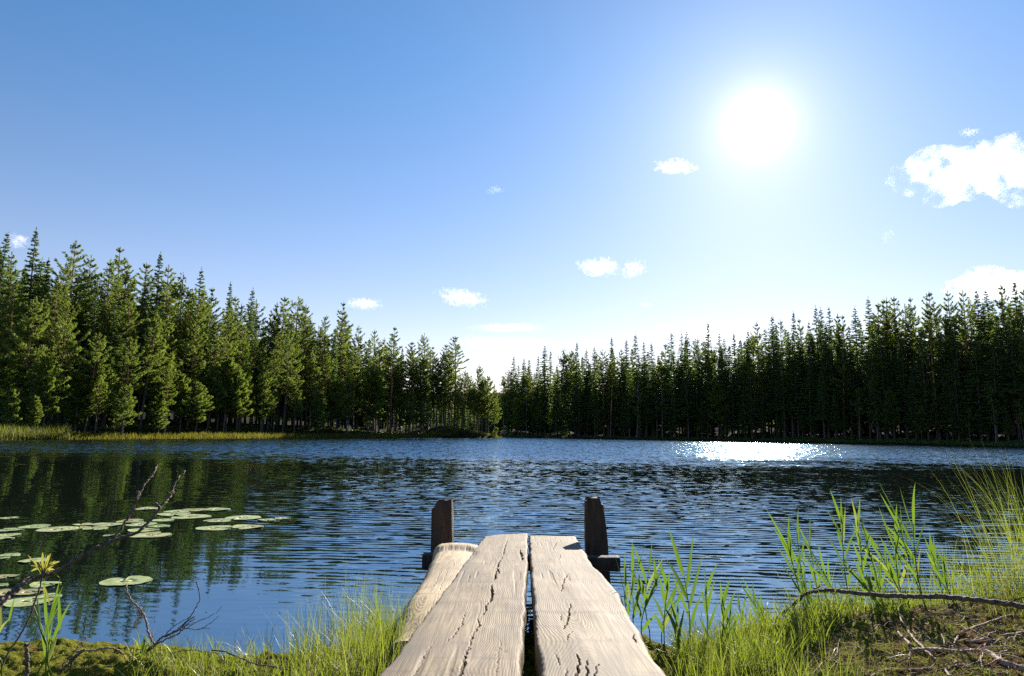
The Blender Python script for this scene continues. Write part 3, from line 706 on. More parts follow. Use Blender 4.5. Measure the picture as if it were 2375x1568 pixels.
def make_spruce(H, cb, rad, dens=1.0, power=.85, droop=.35):
    P = trunk_path(H, .05); tk = MB(); cr = MB()
    tube(tk, P, np.interp(P[:, 2], [-.4, 0, H * .5, H], [.2, .16, .1, .012]) * H / 16, 8)
    z = H * cb
    while z < H - .25:
        t = (z / H - cb) / (1 - cb)
        R = rad * (1 - t) ** power * np.interp(t, [0, .12], [.7, 1]) + .07
        nb = int(np.interp(t, [0, 1], [7, 4])); a0 = rng.uniform(0, 6.3)
        for j in range(nb):
            if rng.random() < .1 + .12 * (1 - dens): continue
            a = a0 + j * 6.283 / nb + rng.normal() * .25
            L = R * rng.uniform(.65, 1.15)
            n = 6; s = np.linspace(0, 1, n)
            dr = droop * np.interp(t, [0, .6, 1], [1.2, .7, -.9])
            B = path_at(P, np.array([z + rng.normal() * .08]))[0] + np.stack([math.cos(a) * L * s, math.sin(a) * L * s, L * (-dr * s + .32 * dr * s**3 + .10 * s**2)], 1)
            tube(tk, B, np.linspace(.025, .006, n), 3, cap=False)
            m = max(4, int(dens * 30 * L / rad + 6))
            u = rng.uniform(.12, 1.02, m)
            pos = np.stack([np.interp(u, s, B[:, i]) for i in range(3)], 1)
            side = np.array([-math.sin(a), math.cos(a), 0]); sg = rng.choice([-1, 0, 1], m)
            off = sg * rng.uniform(.05, .22, m) * L * (1.1 - u)
            pos = pos + off[:, None] * side
            D = np.stack([math.cos(a) + 0 * u, math.sin(a) + 0 * u, -.45 + rng.normal(size=m) * .3], 1) + sg[:, None] * side * .9
            tufts(cr, pos, D, 8, .28 * np.interp(t, [0, .6, 1], [1, .85, .42]), .020, .40, np.full(m, rng.uniform(.2, .8)))
        z += H * .0215 * rng.uniform(.75, 1.25) * (1.25 - .5 * t)
    top = path_at(P, np.array([H - .5, H - .3, H - .1, H]))
    tufts(cr, top, np.tile([[0, 0, .8]], (4, 1)), 5, .20, .016, .35, np.full(4, .5))
    return tk, cr, H

def make_birch(H, cb, rad, dens=1.0):
    P = trunk_path(H, .2); tk = MB(); cr = MB()
    tube(tk, P, np.interp(P[:, 2], [-.4, 0, H], [.13, .1, .015]) * H / 12, 7)
    for k in range(int(46 * dens)):
        t = rng.uniform(0, 1); z = H * (cb + (1 - cb) * t * .92); a = rng.uniform(0, 6.3)
        L = rad * np.interp(t, [0, .3, .7, 1], [.6, 1, .75, .25]) * rng.uniform(.6, 1.1)
        s = np.linspace(0, 1, 6)
        B = path_at(P, np.array([z]))[0] + np.stack([math.cos(a) * L * s, math.sin(a) * L * s, L * (1.0 * s - .55 * s**2.2)], 1)
        tube(tk, B, np.linspace(.02, .005, 6), 3, cap=False)
        m = 14; u = rng.uniform(.25, 1.05, m)
        pos = np.stack([np.interp(u, s, B[:, i]) for i in range(3)], 1) + rng.normal(size=(m, 3)) * .2
        tufts(cr, pos, np.tile([[0, 0, -.5]], (m, 1)), 7, .15, .055, 1.2, np.full(m, rng.uniform(.2, .9)))
    return tk, cr, H

def make_snag(H):
    P = trunk_path(H, .12); tk = MB()
    tube(tk, P, np.interp(P[:, 2], [-.4, H], [.12, .03]), 7)
    for k in range(16):
        z = H * rng.uniform(.35, .95); a = rng.uniform(0, 6.3); L = rng.uniform(.4, 1.3); s = np.linspace(0, 1, 5)
        tube(tk, path_at(P, np.array([z]))[0] + np.stack([math.cos(a) * L * s, math.sin(a) * L * s, -L * .7 * s**1.6], 1), np.linspace(.03, .008, 5), 4, cap=False)
    return tk

PROTO = {}
def reg(kind, name, gen, tmat, cmat):
    tk, cr, H = gen
    PROTO.setdefault(kind, []).append((name, tk.mesh('trunk', tmat), cr.mesh('crown', cmat, False), H, tk, cr))
for k in range(5): reg('pine', 'pine_tree', make_pine(16, [.5, .58, .45, .62, .4][k], [2.0, 2.2, 2.5, 1.9, 2.3][k], [.2, .8, .5, 1, .3][k]), MAT_PBARK, MAT_PINE)
for k in range(4): reg('youngpine', 'pine_tree', make_pine(12, [.30, .40, .22, .46][k], [2.0, 2.3, 2.0, 2.1][k], .3, 1.1, 5), MAT_PBARK, MAT_PINE)
for k in range(3): reg('bushpine', 'pine_tree', make_pine(7, [.25, .2, .3][k], [1.9, 1.7, 1.5][k], .6, 1.2, 3), MAT_PBARK, MAT_PINE)
for k in range(5): reg('spruce', 'spruce_tree', make_spruce(18, [.1, .2, .15, .3, .25][k], [2.9, 2.5, 3.1, 2.3, 2.7][k], 1.0, [.95, 1.05, .9, .85, 1.0][k], [.35, .45, .3, .4, .3][k]), MAT_SBARK, MAT_SPRUCE)
reg('thin', 'spruce_tree', make_spruce(18, .35, 1.5, .45, .9, .35), MAT_SBARK, MAT_SPRUCE)
for k in range(3): reg('birch', 'birch_tree', make_birch(13, [.3, .25, .4][k], [2.2, 1.8, 1.9][k]), MAT_BBARK, MAT_BIRCH)
reg('bush', 'birch_sapling', make_birch(3.2, .1, 1.0, .5), MAT_BBARK, MAT_BIRCH)

NT_ = {}
TREES = []
def plant(kind, px, ptop, depth, label, group, var=None, hscale=None, wide=None):
    p = on_y(px, ptop, depth)
    x, y = p[0], depth
    g = h1(x, y)
    L = PROTO[kind]; i = NT_.get(kind, 0); NT_[kind] = i + 1
    name, tm, cm, H, tk, cr = L[(i * 3 + i // len(L)) % len(L) if var is None else var]
    s = (p[2] - g) / H
    root = empty(name, (x, y, g - .05)); w = s * rng.uniform(.9, 1.1) if wide is None else s * wide
    lim = {'pine': 1.35, 'youngpine': 1.3, 'spruce': 1.35}.get(kind, 9)
    w = min(w, lim)
    root.scale = (w, w, s); root.rotation_euler = (rng.normal() * .015, rng.normal() * .015, rng.uniform(0, 6.28))
    cat = {'pine_tree': 'pine', 'spruce_tree': 'spruce', 'birch_tree': 'birch', 'birch_sapling': 'sapling'}[name]
    tag(root, label, cat, group)
    a = link('trunk', tm, root); b = link('crown', cm, root)
    TREES.append((root, px, depth))
    return root

def ldepth(px): return np.interp(px, [-300, 0, 300, 600, 900, 1150], [48, 54.5, 64.5, 85, 111, 137])
def rdepth(px): return np.interp(px, [1100, 1190, 1500, 1900, 2374, 2700], [186, 184, 165, 136, 106, 90])

ORD = ['first', 'second', 'third', 'fourth', 'fifth', 'sixth', 'seventh', 'eighth', 'ninth', 'tenth', 'eleventh', 'twelfth', 'thirteenth', 'fourteenth', 'fifteenth',
       'sixteenth', 'seventeenth', 'eighteenth', 'nineteenth', 'twentieth', 'twenty-first', 'twenty-second', 'twenty-third', 'twenty-fourth', 'twenty-fifth']
# --- left forest, front and middle trees read one by one
LF = [ # kind, x, top, extra depth, label
 ('youngpine', 72, 691, 5, 1, 'tall pine above the shore reeds, its full olive crown on a bare orange trunk'),
 ('youngpine', 164, 704, 6, 1, 'tall pine with a narrow bright green crown behind the shore reeds'),
 ('youngpine', 218, 773, 4, 3, 'leaning pine with a long bare pale trunk and dead lower twigs by the shore'),
 ('youngpine', 302, 784, 5, 3, 'pine with a wide drooping lowest bough and a reddish trunk on the left shore'),
 ('bushpine', 116, 827, 3, None, 'mid-sized pine rising straight out of the bright reed bed'),
 ('youngpine', 236, 835, 3, 0, 'bushy green pine touching the right side of the leaning bare-trunked pine'),
 ('bushpine', 369, 857, 7, 2, 'small pine top poking from deep shade beside the grey dead tree'),
 ('bushpine', 427, 867, 4, 2, 'slim pale green pine left of the roundest shore pine'),
 ('bushpine', 461, 887, 3, 0, 'round bushy pale green pine standing alone at the water edge'),
 ('bushpine', 375, 910, 2.5, 1, 'low spreading pine in front of the grey dead tree'),
 ('bushpine', 294, 896, 2.5, 0, 'low bushy pine under the drooping bough of the reddish-trunked pine'),
 ('bushpine', 36, 904, 2, 2, 'small bright pine at the left end of the reeds'),
 ('bushpine', 62, 908, 4, 1, 'small shaded pine behind the bright pine at the reed bed'),
 ('bushpine', 84, 918, 2, 2, 'short pine with yellowish twigs in the middle of the reeds'),
 ('bushpine', 4, 822, 5, 1, 'pine cut off by the left edge of the photo'),
 ('youngpine', 529, 833, 4, 0, 'pine with two-pointed dark crown right of the round shore pine'),
 ('bushpine', 558, 850, 4, 0, 'small pine leaning out of the two-pointed pine'),
 ('youngpine', 618, 832, 5, 2, 'slender pine in front of the shaded middle of the left forest'),
 ('youngpine', 690, 862, 4, 0, 'dark pine at the shore with grassy ground under its boughs'),
 ('bushpine', 742, 905, 3, 1, 'low dark pine on the shore left of the sunlit birch'),
 ('birch', 812, 880, 5, 1, 'yellow-green birch glowing in sunlight among dark pines'),
 ('birch', 640, 905, 6, 0, 'small green birch in the shaded middle of the left shore'),
 ('youngpine', 876, 850, 6, 3, 'thin pine right of the sunlit birch'),
 ('bushpine', 945, 900, 3, 0, 'broad dark low pine before the mossy knoll'),
 ('birch', 1045, 940, 8, 2, 'little yellow-green birch glinting behind the knoll trunks'),
 ('pine', 1073, 858, 4, 1, 'short-crowned pine between the lone tall pine and the tip of the point'),
 ('youngpine', 1108, 847, 5, 0, 'full green pine at the tip of the point'),
 ('youngpine', 1134, 872, 4, 3, 'outermost pine on the point, its boughs hanging over the water'),
 ('pine', 1042, 832, 5, 0, 'pine filling the stand just left of the lone tall pine'),
 ('pine', 1088, 868, 6, 4, 'dark pine between the short-crowned pine and the full green pine'),
 ('youngpine', 1066, 895, 3, 2, 'low green pine under the lone tall pine'),
 ('youngpine', 1120, 885, 3, 0, 'low green pine in front of the outermost pine on the point'),
 ('youngpine', 1098, 900, 2.5, 1, 'small pine at the water between the knoll and the tip of the point'),
 ('youngpine', 985, 880, 2.5, 2, 'green pine at the left foot of the mossy knoll'),
 ('bush', 1095, 980, 1.5, 0, 'yellow-green sapling at the foot of the full pine on the point'),
 ('bush', 1148, 990, 1.0, 0, 'tiny yellow sapling at the very tip of the point'),
]
for kind, px, top, dd, var, lab in LF:
    plant(kind, px, top, ldepth(px) + dd, lab, 'shore trees of the left forest', var)
# --- left skyline, left to right
LS = [('spruce', 7, 536), ('spruce', 87, 531), ('pine', 47, 590), ('pine', 178, 564), ('pine', 133, 610), ('pine', 213, 597), ('pine', 256, 604), ('pine', 282, 576), ('pine', 329, 610),
      ('spruce', 374, 586), ('pine', 403, 620), ('birch', 432, 628), ('spruce', 463, 620), ('pine', 503, 672), ('thin', 536, 654), ('pine', 556, 690), ('spruce', 576, 666), ('pine', 600, 698), ('pine', 635, 702),
      ('pine', 659, 692), ('pine', 695, 687), ('pine', 724, 709), ('pine', 760, 734), ('pine', 800, 705), ('pine', 838, 757), ('pine', 875, 766), ('pine', 913, 761), ('spruce', 933, 806), ('pine', 956, 794),
      ('pine', 985, 775), ('pine', 1012, 806), ('pine', 1031, 800), ('pine', 1058, 782)]
special = {1: 'tallest dark spruce on the left skyline, towering near the photo edge', 9: 'pointed dark spruce rising over the middle of the left forest', 11: 'pale green birch top beside the narrow column-shaped spruce',
           12: 'narrow column-shaped dark spruce standing clear of its neighbours', 14: 'thin ragged spruce with sparse twigs on the left skyline', 32: 'lone tall thin pine with open crown at the end of the left forest'}
cnt = {}
for i, (kind, px, top) in enumerate(LS):
    nm = PROTO[kind][0][0].split('_')[0]
    if i in special: lab = special[i]
    else:
        k = cnt.get(nm, 0); cnt[nm] = k + 1
        lab = '%s %s treetop along the left forest skyline counted from the left edge' % (ORD[k], nm)
    dd = rng.uniform(12, 20) if px < 900 else rng.uniform(7, 11)
    plant(kind, px, top, ldepth(px) + dd, lab, 'treetops of the left skyline', 1 if i == 1 else (3 if i == 32 else None), wide=1.25 if i == 32 else None)
# --- left forest, trees filling the slope between
lsx = np.array([p[1] for p in LS]); lst = np.array([p[2] for p in LS]); lsx = np.append(lsx, [1073, 1108, 1134, 1152]); lst = np.append(lst, [858, 847, 872, 900]); oo = np.argsort(lsx); lsx, lst = lsx[oo], lst[oo]
zones = [(0, 250, 'above the bright reeds'), (250, 560, 'behind the grey dead tree'), (560, 860, 'in the shaded middle of the left shore'), (860, 1160, 'on the mossy knoll of the point')]
def zone(px): return [z for z in zones if z[0] <= px <= z[1]][0][2]
def row(n, x0, x1, d0, d1, f0, f1, kinds, lab, grp):
    for i in range(n):
        px = x0 + (x1 - x0) * (i + .5 + rng.uniform(-.4, .4)) / n
        top = np.interp(px, lsx, lst); base = 1005
        tp = top + (base - top) * rng.uniform(f0, f1)
        kd = kinds[rng.integers(len(kinds))]
        nm = PROTO[kd][0][0].split('_')[0]
        plant(kd, px, tp, ldepth(px) + rng.uniform(d0, d1), lab % (nm, zone(px)), (grp % nm) + ' ' + zone(px))
row(34, 2, 900, 9, 14, .12, .34, ['pine', 'pine', 'spruce', 'pine'], 'dark %s standing behind the front trees %s', '%s trees of the middle row')
row(30, 2, 900, 14, 24, .06, .22, ['spruce', 'spruce', 'pine'], 'shaded %s deep in the forest %s', '%s trees of the back row')
row(16, 330, 1060, 5, 9, .25, .5, ['pine', 'youngpine'], 'slim %s near the shore %s', '%s trees of the front row')
row(12, 880, 1070, 5, 13, .06, .3, ['pine'], 'bare-trunked %s in the open stand %s', '%s trees of the open stand')
row(18, 900, 1150, 3, 10, .03, .40, ['youngpine', 'pine', 'youngpine'], 'green %s filling the stand %s', '%s trees filling the stand')
row(9, 5, 900, 3, 7, .38, .66, ['bushpine', 'youngpine', 'bushpine'], 'low bushy %s along the water %s', 'low %s trees along the water')
sg = make_snag(7).obj('dead_tree', MAT_DEAD)
p = on_y(388, 925, ldepth(388) + 4); sg.location = (p[0], p[1], h1(p[0], p[1])); sg.scale = (1, 1, (p[2] - sg.location[2]) / 7)
tag(sg, 'grey dead tree with drooping bare branches on the left shore', 'dead tree')

# --- right forest skyline, left to right
RS = [(1170, 868, 'birch'), (1189, 826, 'spruce'), (1209, 829, 'spruce'), (1229, 831, 'spruce'), (1246, 826, 'spruce'), (1264, 799, 'spruce'), (1277, 814, 'thin'), (1303, 806, 'birch'), (1320, 812, 'birch'), (1335, 794, 'spruce'), (1356, 809, 'spruce'),
      (1380, 804, 'spruce'), (1399, 812, 'pine'), (1417, 781, 'spruce'), (1437, 810, 'pine'), (1451, 786, 'spruce'), (1476, 773, 'spruce'), (1493, 793, 'spruce'), (1512, 794, 'spruce'), (1535, 800, 'pine'), (1550, 768, 'spruce'), (1577, 773, 'spruce'),
      (1596, 766, 'spruce'), (1618, 782, 'pine'), (1638, 747, 'spruce'), (1662, 771, 'spruce'), (1677, 783, 'spruce'), (1704, 771, 'spruce'), (1727, 765, 'spruce'), (1745, 776, 'birch'), (1760, 748, 'pine'), (1787, 730, 'spruce'), (1815, 743, 'pine'),
      (1835, 722, 'spruce'), (1862, 742, 'pine'), (1887, 709, 'spruce'), (1907, 711, 'spruce'), (1925, 713, 'spruce'), (1945, 729, 'pine'), (1978, 711, 'spruce'), (2011, 688, 'spruce'), (2038, 695, 'pine'), (2050, 697, 'pine'), (2073, 691, 'pine'),
      (2100, 706, 'pine'), (2120, 691, 'pine'), (2145, 680, 'pine'), (2171, 700, 'pine'), (2196, 677, 'pine'), (2225, 677, 'pine'), (2245, 690, 'pine'), (2265, 671, 'spruce'), (2291, 669, 'spruce'), (2322, 664, 'pine'), (2345, 650, 'spruce'), (2371, 672, 'pine')]
cnt = {}; tot = {}
for r in RS:
    nm = PROTO[r[2]][0][0].split('_')[0]; tot[nm] = tot.get(nm, 0) + 1
for i, (px, top, kind) in enumerate(RS):
    nm = PROTO[kind][0][0].split('_')[0]; k = cnt.get(nm, 0); cnt[nm] = k + 1
    if k < tot[nm] / 2: lab = '%s %s treetop on the right skyline counted from the gap between the forests' % (ORD[k], nm)
    else: lab = '%s %s treetop on the right skyline counted from the right edge' % (ORD[tot[nm] - 1 - k], nm)
    plant(kind, px, top, rdepth(px) + rng.uniform(6, 14), lab, 'treetops of the right skyline')
rsx = np.array([r[0] for r in RS]); rst = np.array([r[1] for r in RS])
rz = [(1150, 1420, 'at the far end of the lake'), (1420, 1700, 'left of the sun glitter'), (1700, 2000, 'above the sun glitter'), (2000, 2420, 'at the near end of the right shore')]
def rzone(px): return [z for z in rz if z[0] <= px <= z[1]][0][2]
def rrow(n, x0, x1, d0, d1, f0, f1, kinds, lab, grp):
    for i in range(n):
        px = x0 + (x1 - x0) * (i + .5 + rng.uniform(-.4, .4)) / n
        top = np.interp(px, rsx, rst); base = 1015
        tp = top + (base - top) * rng.uniform(f0, f1); kd = kinds[rng.integers(len(kinds))]; nm = PROTO[kd][0][0].split('_')[0]
        plant(kd, px, tp, rdepth(px) + rng.uniform(d0, d1), lab % (nm, rzone(px)), (grp % nm) + ' ' + rzone(px))
rrow(64, 1160, 2400, 3, 6, .12, .40, ['spruce', 'spruce', 'pine', 'spruce', 'spruce', 'spruce', 'spruce', 'birch'], 'dark backlit %s in the front row %s', '%s trees of the front row')
rrow(44, 1160, 2400, 7, 12, .05, .25, ['spruce', 'spruce', 'pine'], 'shaded %s in the second row %s', '%s trees of the second row')
rrow(44, 1165, 2400, 2, 4, .45, .8, ['bushpine', 'spruce', 'spruce', 'birch', 'spruce'], 'low %s in deep shade along the water %s', 'low %s trees along the water')

# --- the deep wood behind, one mass on each side
MAT_SHADEBARK = bark_mat('spruce_bark_painted_shade', (.018, .014, .012), (.045, .036, .03), 9, (1, 1, .3))  # spruce bark again, darkened so the shade deep in the wood is in its colour
def mass(name, n, px0, px1, df, d0, d1, topf, lab, f0=.08, f1=.3):
    tb = MB(); cb = MB()
    for i in range(n):
        px = px0 + (px1 - px0) * (i + rng.random()) / n
        kd = 'spruce'; nm, tm, cm, H, tk, cr = PROTO[kd][[0, 2, 1][rng.integers(3)]]
        y = df(px) + rng.uniform(d0, d1); top = topf(px); tp = top + (1005 - top) * rng.uniform(f0, f1)
        p = on_y(px, tp, y); g = h1(p[0], y); s = max((p[2] - g) / H, .3); w = min(s, 1.3); a = rng.uniform(0, 6.3)
        Rm = np.array([[math.cos(a) * w, -math.sin(a) * w, 0], [math.sin(a) * w, math.cos(a) * w, 0], [0, 0, s]])
        for src, dst in ((tk, tb), (cr, cb)):
            v, q, t, at = src.arrays(); 
            if src is cr:
                m = len(v) // 5; keep = rng.random(m) < .30; idx = np.where(keep)[0]
                v5 = v.reshape(m, 5, 3)[idx]; c5 = v5[:, :1]; v5 = c5 + (v5 - c5) * 2.0
                v = v5.reshape(-1, 3); b = np.arange(len(idx))[:, None] * 5
                q = b + np.array([[0, 1, 2, 4]]); t = b + np.array([[4, 2, 3]]); at = at.reshape(m, 5)[idx].ravel()
            dst.add(v @ Rm.T + [p[0], y, g], q, t, at)
    o = cb.obj(name, MAT_SPRUCE, None, False); tag(o, lab, 'forest', kind='stuff')
    t = tb.obj('trunks', MAT_SHADEBARK, o); tag(t, kind='stuff')
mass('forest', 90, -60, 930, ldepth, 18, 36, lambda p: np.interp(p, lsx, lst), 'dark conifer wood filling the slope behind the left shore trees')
mass('forest', 130, 1165, 2480, rdepth, 10, 24, lambda p: np.interp(p, rsx, rst), 'dark conifer wood filling the slope behind the right shore trees')

mass('forest', 40, 880, 1185, lambda p: 196, 0, 14, lambda p: np.interp(p, [880, 1120, 1170, 1200], [880, 905, 872, 850]), 'far conifer wood seen through the trunks of the point', 0, .35)
# ------------------------------------------------------------------ foreground plants, twigs and roots
MAT_GRASS = leaf_mat('grass_blade', (.022, .040, .008), (.18, .22, .026), .48, (.34, .43, .03), rough=.4, spec=.4, nscale=6, extra=(.42, .33, .17))
MAT_REED = leaf_mat('reed_leaf', (.03, .075, .010), (.10, .17, .02), .45, (.22, .36, .025), rough=.4, spec=.4, nscale=3, extra=(.45, .36, .12))
MAT_STRAW = leaf_mat('dry_straw', (.25, .18, .09), (.48, .38, .22), .25, None, rough=.6, nscale=5)
MAT_LITTER = leaf_mat('needle_litter', (.05, .025, .010), (.28, .155, .065), .1, None, rough=.9, spec=.03, nscale=9)
MAT_MOSS = leaf_mat('moss_tips', (.06, .08, .008), (.26, .26, .04), .35, (.32, .36, .03), rough=.7, spec=.1, nscale=7)
MAT_TWIG = bark_mat('twig_bark', (.05, .032, .022), (.20, .14, .10), 60, (1, 1, 1), bump=.8)
MAT_ROOT = bark_mat('root_bark', (.13, .078, .05), (.46, .32, .23), 70, (1, 1, 1), bump=.8)

def ribbons(mb, B, T, Ln, W, bend, tone, seg=5, wshape=None, drop=1.0):
    """thin blades: base B, lean direction T (xy), length, width, bend, one ribbon each, vectorised"""
    n = len(B); s = np.linspace(0, 1, seg + 1)
    T = np.asarray(T, float); T = T / (np.linalg.norm(T, axis=1)[:, None] + 1e-9)
    lean = bend[:, 0][:, None]; curl = bend[:, 1][:, None]
    ang = lean + curl * s[None, :]**1.5                # angle from vertical
    dl = Ln[:, None] / seg
    hor = np.concatenate([np.zeros((n, 1)), np.cumsum(np.sin((ang[:, 1:] + ang[:, :-1]) / 2) * dl, 1)], 1)
    ver = np.concatenate([np.zeros((n, 1)), np.cumsum(np.cos((ang[:, 1:] + ang[:, :-1]) / 2) * dl, 1)], 1)
    C = B[:, None, :] + np.stack([T[:, 0][:, None] * hor, T[:, 1][:, None] * hor, ver], -1)
    phi = rng.uniform(0, 6.28, n); 
    Sx = np.stack([np.cos(phi), np.sin(phi), 0 * phi], 1)
    per = np.stack([-T[:, 1], T[:, 0], 0 * phi], 1); Sx = Sx * .5 + per * np.where(rng.random(n) < .5, -1, 1)[:, None]
    Sx /= np.linalg.norm(Sx, axis=1)[:, None]
    w = (1 - s)**.7 * 1.0 + .02 if wshape is None else np.interp(s, *wshape)
    O = Sx[:, None, :] * (W[:, None] * w[None, :] * .5)[..., None]
    V = np.stack([C - O, C + O], 2).reshape(n, -1, 3)
    k = np.arange(seg)[:, None] * 2; q1 = k + np.array([[0, 1, 3, 2]])
    Q = (np.arange(n)[:, None, None] * (2 * (seg + 1)) + q1[None]).reshape(-1, 4)
    mb.add(V.reshape(-1, 3), Q, None, np.repeat(np.clip(tone, 0, 1), 2 * (seg + 1)))

def ground_pts(n, px0, px1, py0, py1, dmin=-.08, dmax=9):
    out = []; tot = 0
    while tot < n:
        px = rng.uniform(px0, px1, n); py = rng.uniform(py0, py1, n)
        r = np.stack([(px - PW / 2) / F, -(py - PH / 2) / F, -np.ones(n)], 1) @ CRN.T
        t = (.12 - CAM_H) / r[:, 2]; x, y = r[:, 0] * t, r[:, 1] * t
        d = near_d(x, y); k = (d > dmin) & (d < dmax) & (t > 0)
        out.append(np.column_stack([x[k], y[k]])); tot += k.sum()
    P = np.concatenate(out)[:n]; return np.column_stack([P, np.maximum(height(P[:, 0], P[:, 1]), -.02) - .005])

def scatter_grass(name, n, box, L, Wd, lab, mat=None, lean=(.1, .5), curl=(.2, 1.2), dry=.08, away=None, dmax=9, dmin=-.08, cat='grass'):
    P = ground_pts(n, *box, dmin=dmin, dmax=dmax)
    cl = vnoise(P[:, 0] * 7, P[:, 1] * 7, s=40); P = P[cl > -.35]; n = len(P)
    a = rng.uniform(0, 6.28, n); T = np.stack([np.cos(a), np.sin(a)], 1)
    mb = MB()
    tone = np.where(rng.random(n) < dry, 1.0, rng.uniform(.05, .85, n))
    ribbons(mb, P, T, rng.uniform(*L, n), rng.uniform(*Wd, n), np.stack([rng.uniform(*lean, n), rng.uniform(*curl, n)], 1), tone)
    o = mb.obj(name, mat or MAT_GRASS); tag(o, lab, cat, kind='stuff'); return o

# clear of the jetty
_near_d0 = near_d
JL = np.array(sorted(D(Lp_l), key=lambda q: q[1])); JR = np.array(sorted(D(Rp_r), key=lambda q: q[1]))
def near_d(x, y):
    d = _near_d0(x, y); x = np.asarray(x); y = np.asarray(y)
    return np.where((x > np.interp(y, JL[:, 1], JL[:, 0]) + .02) & (x < np.interp(y, JR[:, 1], JR[:, 0]) - .02), -9, d)

scatter_grass('grass', 1500, (300, 950, 1470, 1640), (.03, .17), (.002, .005), 'short sunlit grass on the low left bank')
scatter_grass('grass', 3400, (1560, 2120, 1450, 1660), (.04, .19), (.0025, .0065), 'short yellow-green grass on the bank right of the jetty', dmax=.75)
scatter_grass('grass', 1500, (1850, 2440, 1385, 1470), (.03, .11), (.0015, .004), 'thin grass along the edge of the right bank', dmax=.22)
scatter_grass('moss', 9000, (1640, 2460, 1385, 1660), (.008, .024), (.004, .009), 'yellowish moss cushions on the right bank', MAT_MOSS, (0, .9), (0, .6), 0, cat='moss')
scatter_grass('moss', 5000, (-60, 960, 1490, 1650), (.008, .022), (.004, .009), 'yellowish moss on the left bank', MAT_MOSS, (0, .9), (0, .6), 0, cat='moss')
scatter_grass('litter', 9000, (1650, 2470, 1420, 1670), (.02, .14), (.0014, .0045), 'brown needles and bark bits littering the right bank', MAT_LITTER, (1.25, 1.6), (-.1, .3), 0, cat='litter')
scatter_grass('litter', 300, (1650, 2470, 1440, 1670), (.08, .30), (.002, .005), 'dry twigs strewn over the right bank', MAT_LITTER, (1.25, 1.58), (-.15, .2), 0, cat='litter', dmin=.1)
scatter_grass('litter', 4500, (-60, 500, 1500, 1660), (.015, .06), (.0016, .004), 'brown needles and bits littering the left bank', MAT_LITTER, (1.2, 1.6), (-.1, .3), 0, cat='litter')

def tuft(px, py, z, n, L, Wd, label, spread=.06, lean=(.0, .45), curl=(.1, .9), dry=.16, dirn=None, name='grass_tuft', mat=None, cat='grass tuft', y=None, group='grass tufts along the bank', dead=0):
    c = on_z(px, py, z) if y is None else on_y(px, py, y)
    mb = MB()
    off = rng.normal(size=(n, 2)) * spread
    B = np.column_stack([off, np.zeros(n) - .01])
    a = rng.uniform(0, 6.28, n); T = np.stack([np.cos(a), np.sin(a)], 1) + off / spread * .5
    if dirn is not None: T = T + np.array(dirn)
    tone = np.where(rng.random(n) < dry, 1.0, rng.uniform(.05, .85, n))
    l = rng.uniform(*L, n) * np.where(rng.random(n) < .3, .55, 1)
    ribbons(mb, B, T, l, rng.uniform(*Wd, n), np.stack([rng.uniform(*lean, n), rng.uniform(*curl, n)], 1), tone, 7)
    o = mb.obj(name, mat or MAT_GRASS); o.location = c; tag(o, label, cat, group)
    if dead:
        m2 = MB(); k = int(dead); off = rng.normal(size=(k, 2)) * spread * 1.1; a = rng.uniform(0, 6.28, k)
        ribbons(m2, np.column_stack([off, np.zeros(k)]), np.stack([np.cos(a), np.sin(a)], 1), rng.uniform(.12, .35, k), rng.uniform(.002, .005, k), np.stack([rng.uniform(.2, .9, k), rng.uniform(.5, 1.8, k)], 1), rng.uniform(0, 1, k), 6)
        m2.obj('dry_blades', MAT_STRAW, o)
    return o
tuft(705, 1545, .03, 90, (.15, .34), (.0016, .0040), 'upright grass tuft at the water edge left of the jetty clump', .035, (0, .30), (.0, .5))
tuft(830, 1530, .05, 200, (.18, .44), (.0016, .0040), 'tall grass clump with brown tips against the log slab', .085, (0, .32), (.0, .5), .12, (.2, 0))
tuft(905, 1500, .06, 130, (.12, .34), (.0016, .0040), 'grass clump growing up over the lower end of the log slab', .06, (0, .5), (.1, .8), .12)
tuft(780, 1585, .06, 160, (.10, .26), (.0016, .0040), 'dense dark grass clump beside the left plank edge', .08, (0, .6), (.1, .9), .15)
tuft(870, 1570, .08, 150, (.08, .22), (.002, .006), 'short grass clump pressed against the left plank', .06, (0, .7), (.1, .9), .15)
tuft(640, 1590, .05, 90, (.10, .24), (.002, .005), 'low grass tuft left of the tall water edge tuft', .06, (0, .6), (.1, .9))
tuft(440, 1600, .05, 150, (.10, .25), (.0016, .0036), 'bright grass tuft below the bundle of dead twigs', .07, (0, .5), (.1, .8))
tuft(360, 1585, .04, 80, (.08, .18), (.002, .005), 'small bright grass tuft left of the twig bundle', .05, (0, .6), (.1, .9))
tuft(540, 1585, .04, 70, (.08, .20), (.002, .005), 'thin grass tuft between the twig bundle and the tall tufts', .06, (0, .7), (.1, .9))
tuft(1690, 1590, .08, 230, (.12, .30), (.0016, .0036), 'yellow-green grass tuft beside the right plank, fanning out', .07, (.1, .8), (.2, 1.0))
tuft(1830, 1610, .12, 230, (.10, .26), (.0016, .0036), 'dense yellow-green grass tuft in the lower right, widest of all', .09, (.1, .9), (.2, 1.0))
tuft(1960, 1620, .14, 140, (.10, .26), (.0016, .0040), 'grass tuft leaning over the brown litter', .06, (.2, .9), (.2, 1.0), .1, (.5, 0))
tuft(1590, 1560, .05, 70, (.10, .22), (.002, .005), 'thin grass tuft in the shade of the right plank', .05, (.1, .6), (.1, .8))
tuft(1222, 1420, .24, 26, (.04, .10), (.002, .004), 'tiny weed sprouting in the gap between the planks', .012, (0, .7), (.1, .9), y=3.05)
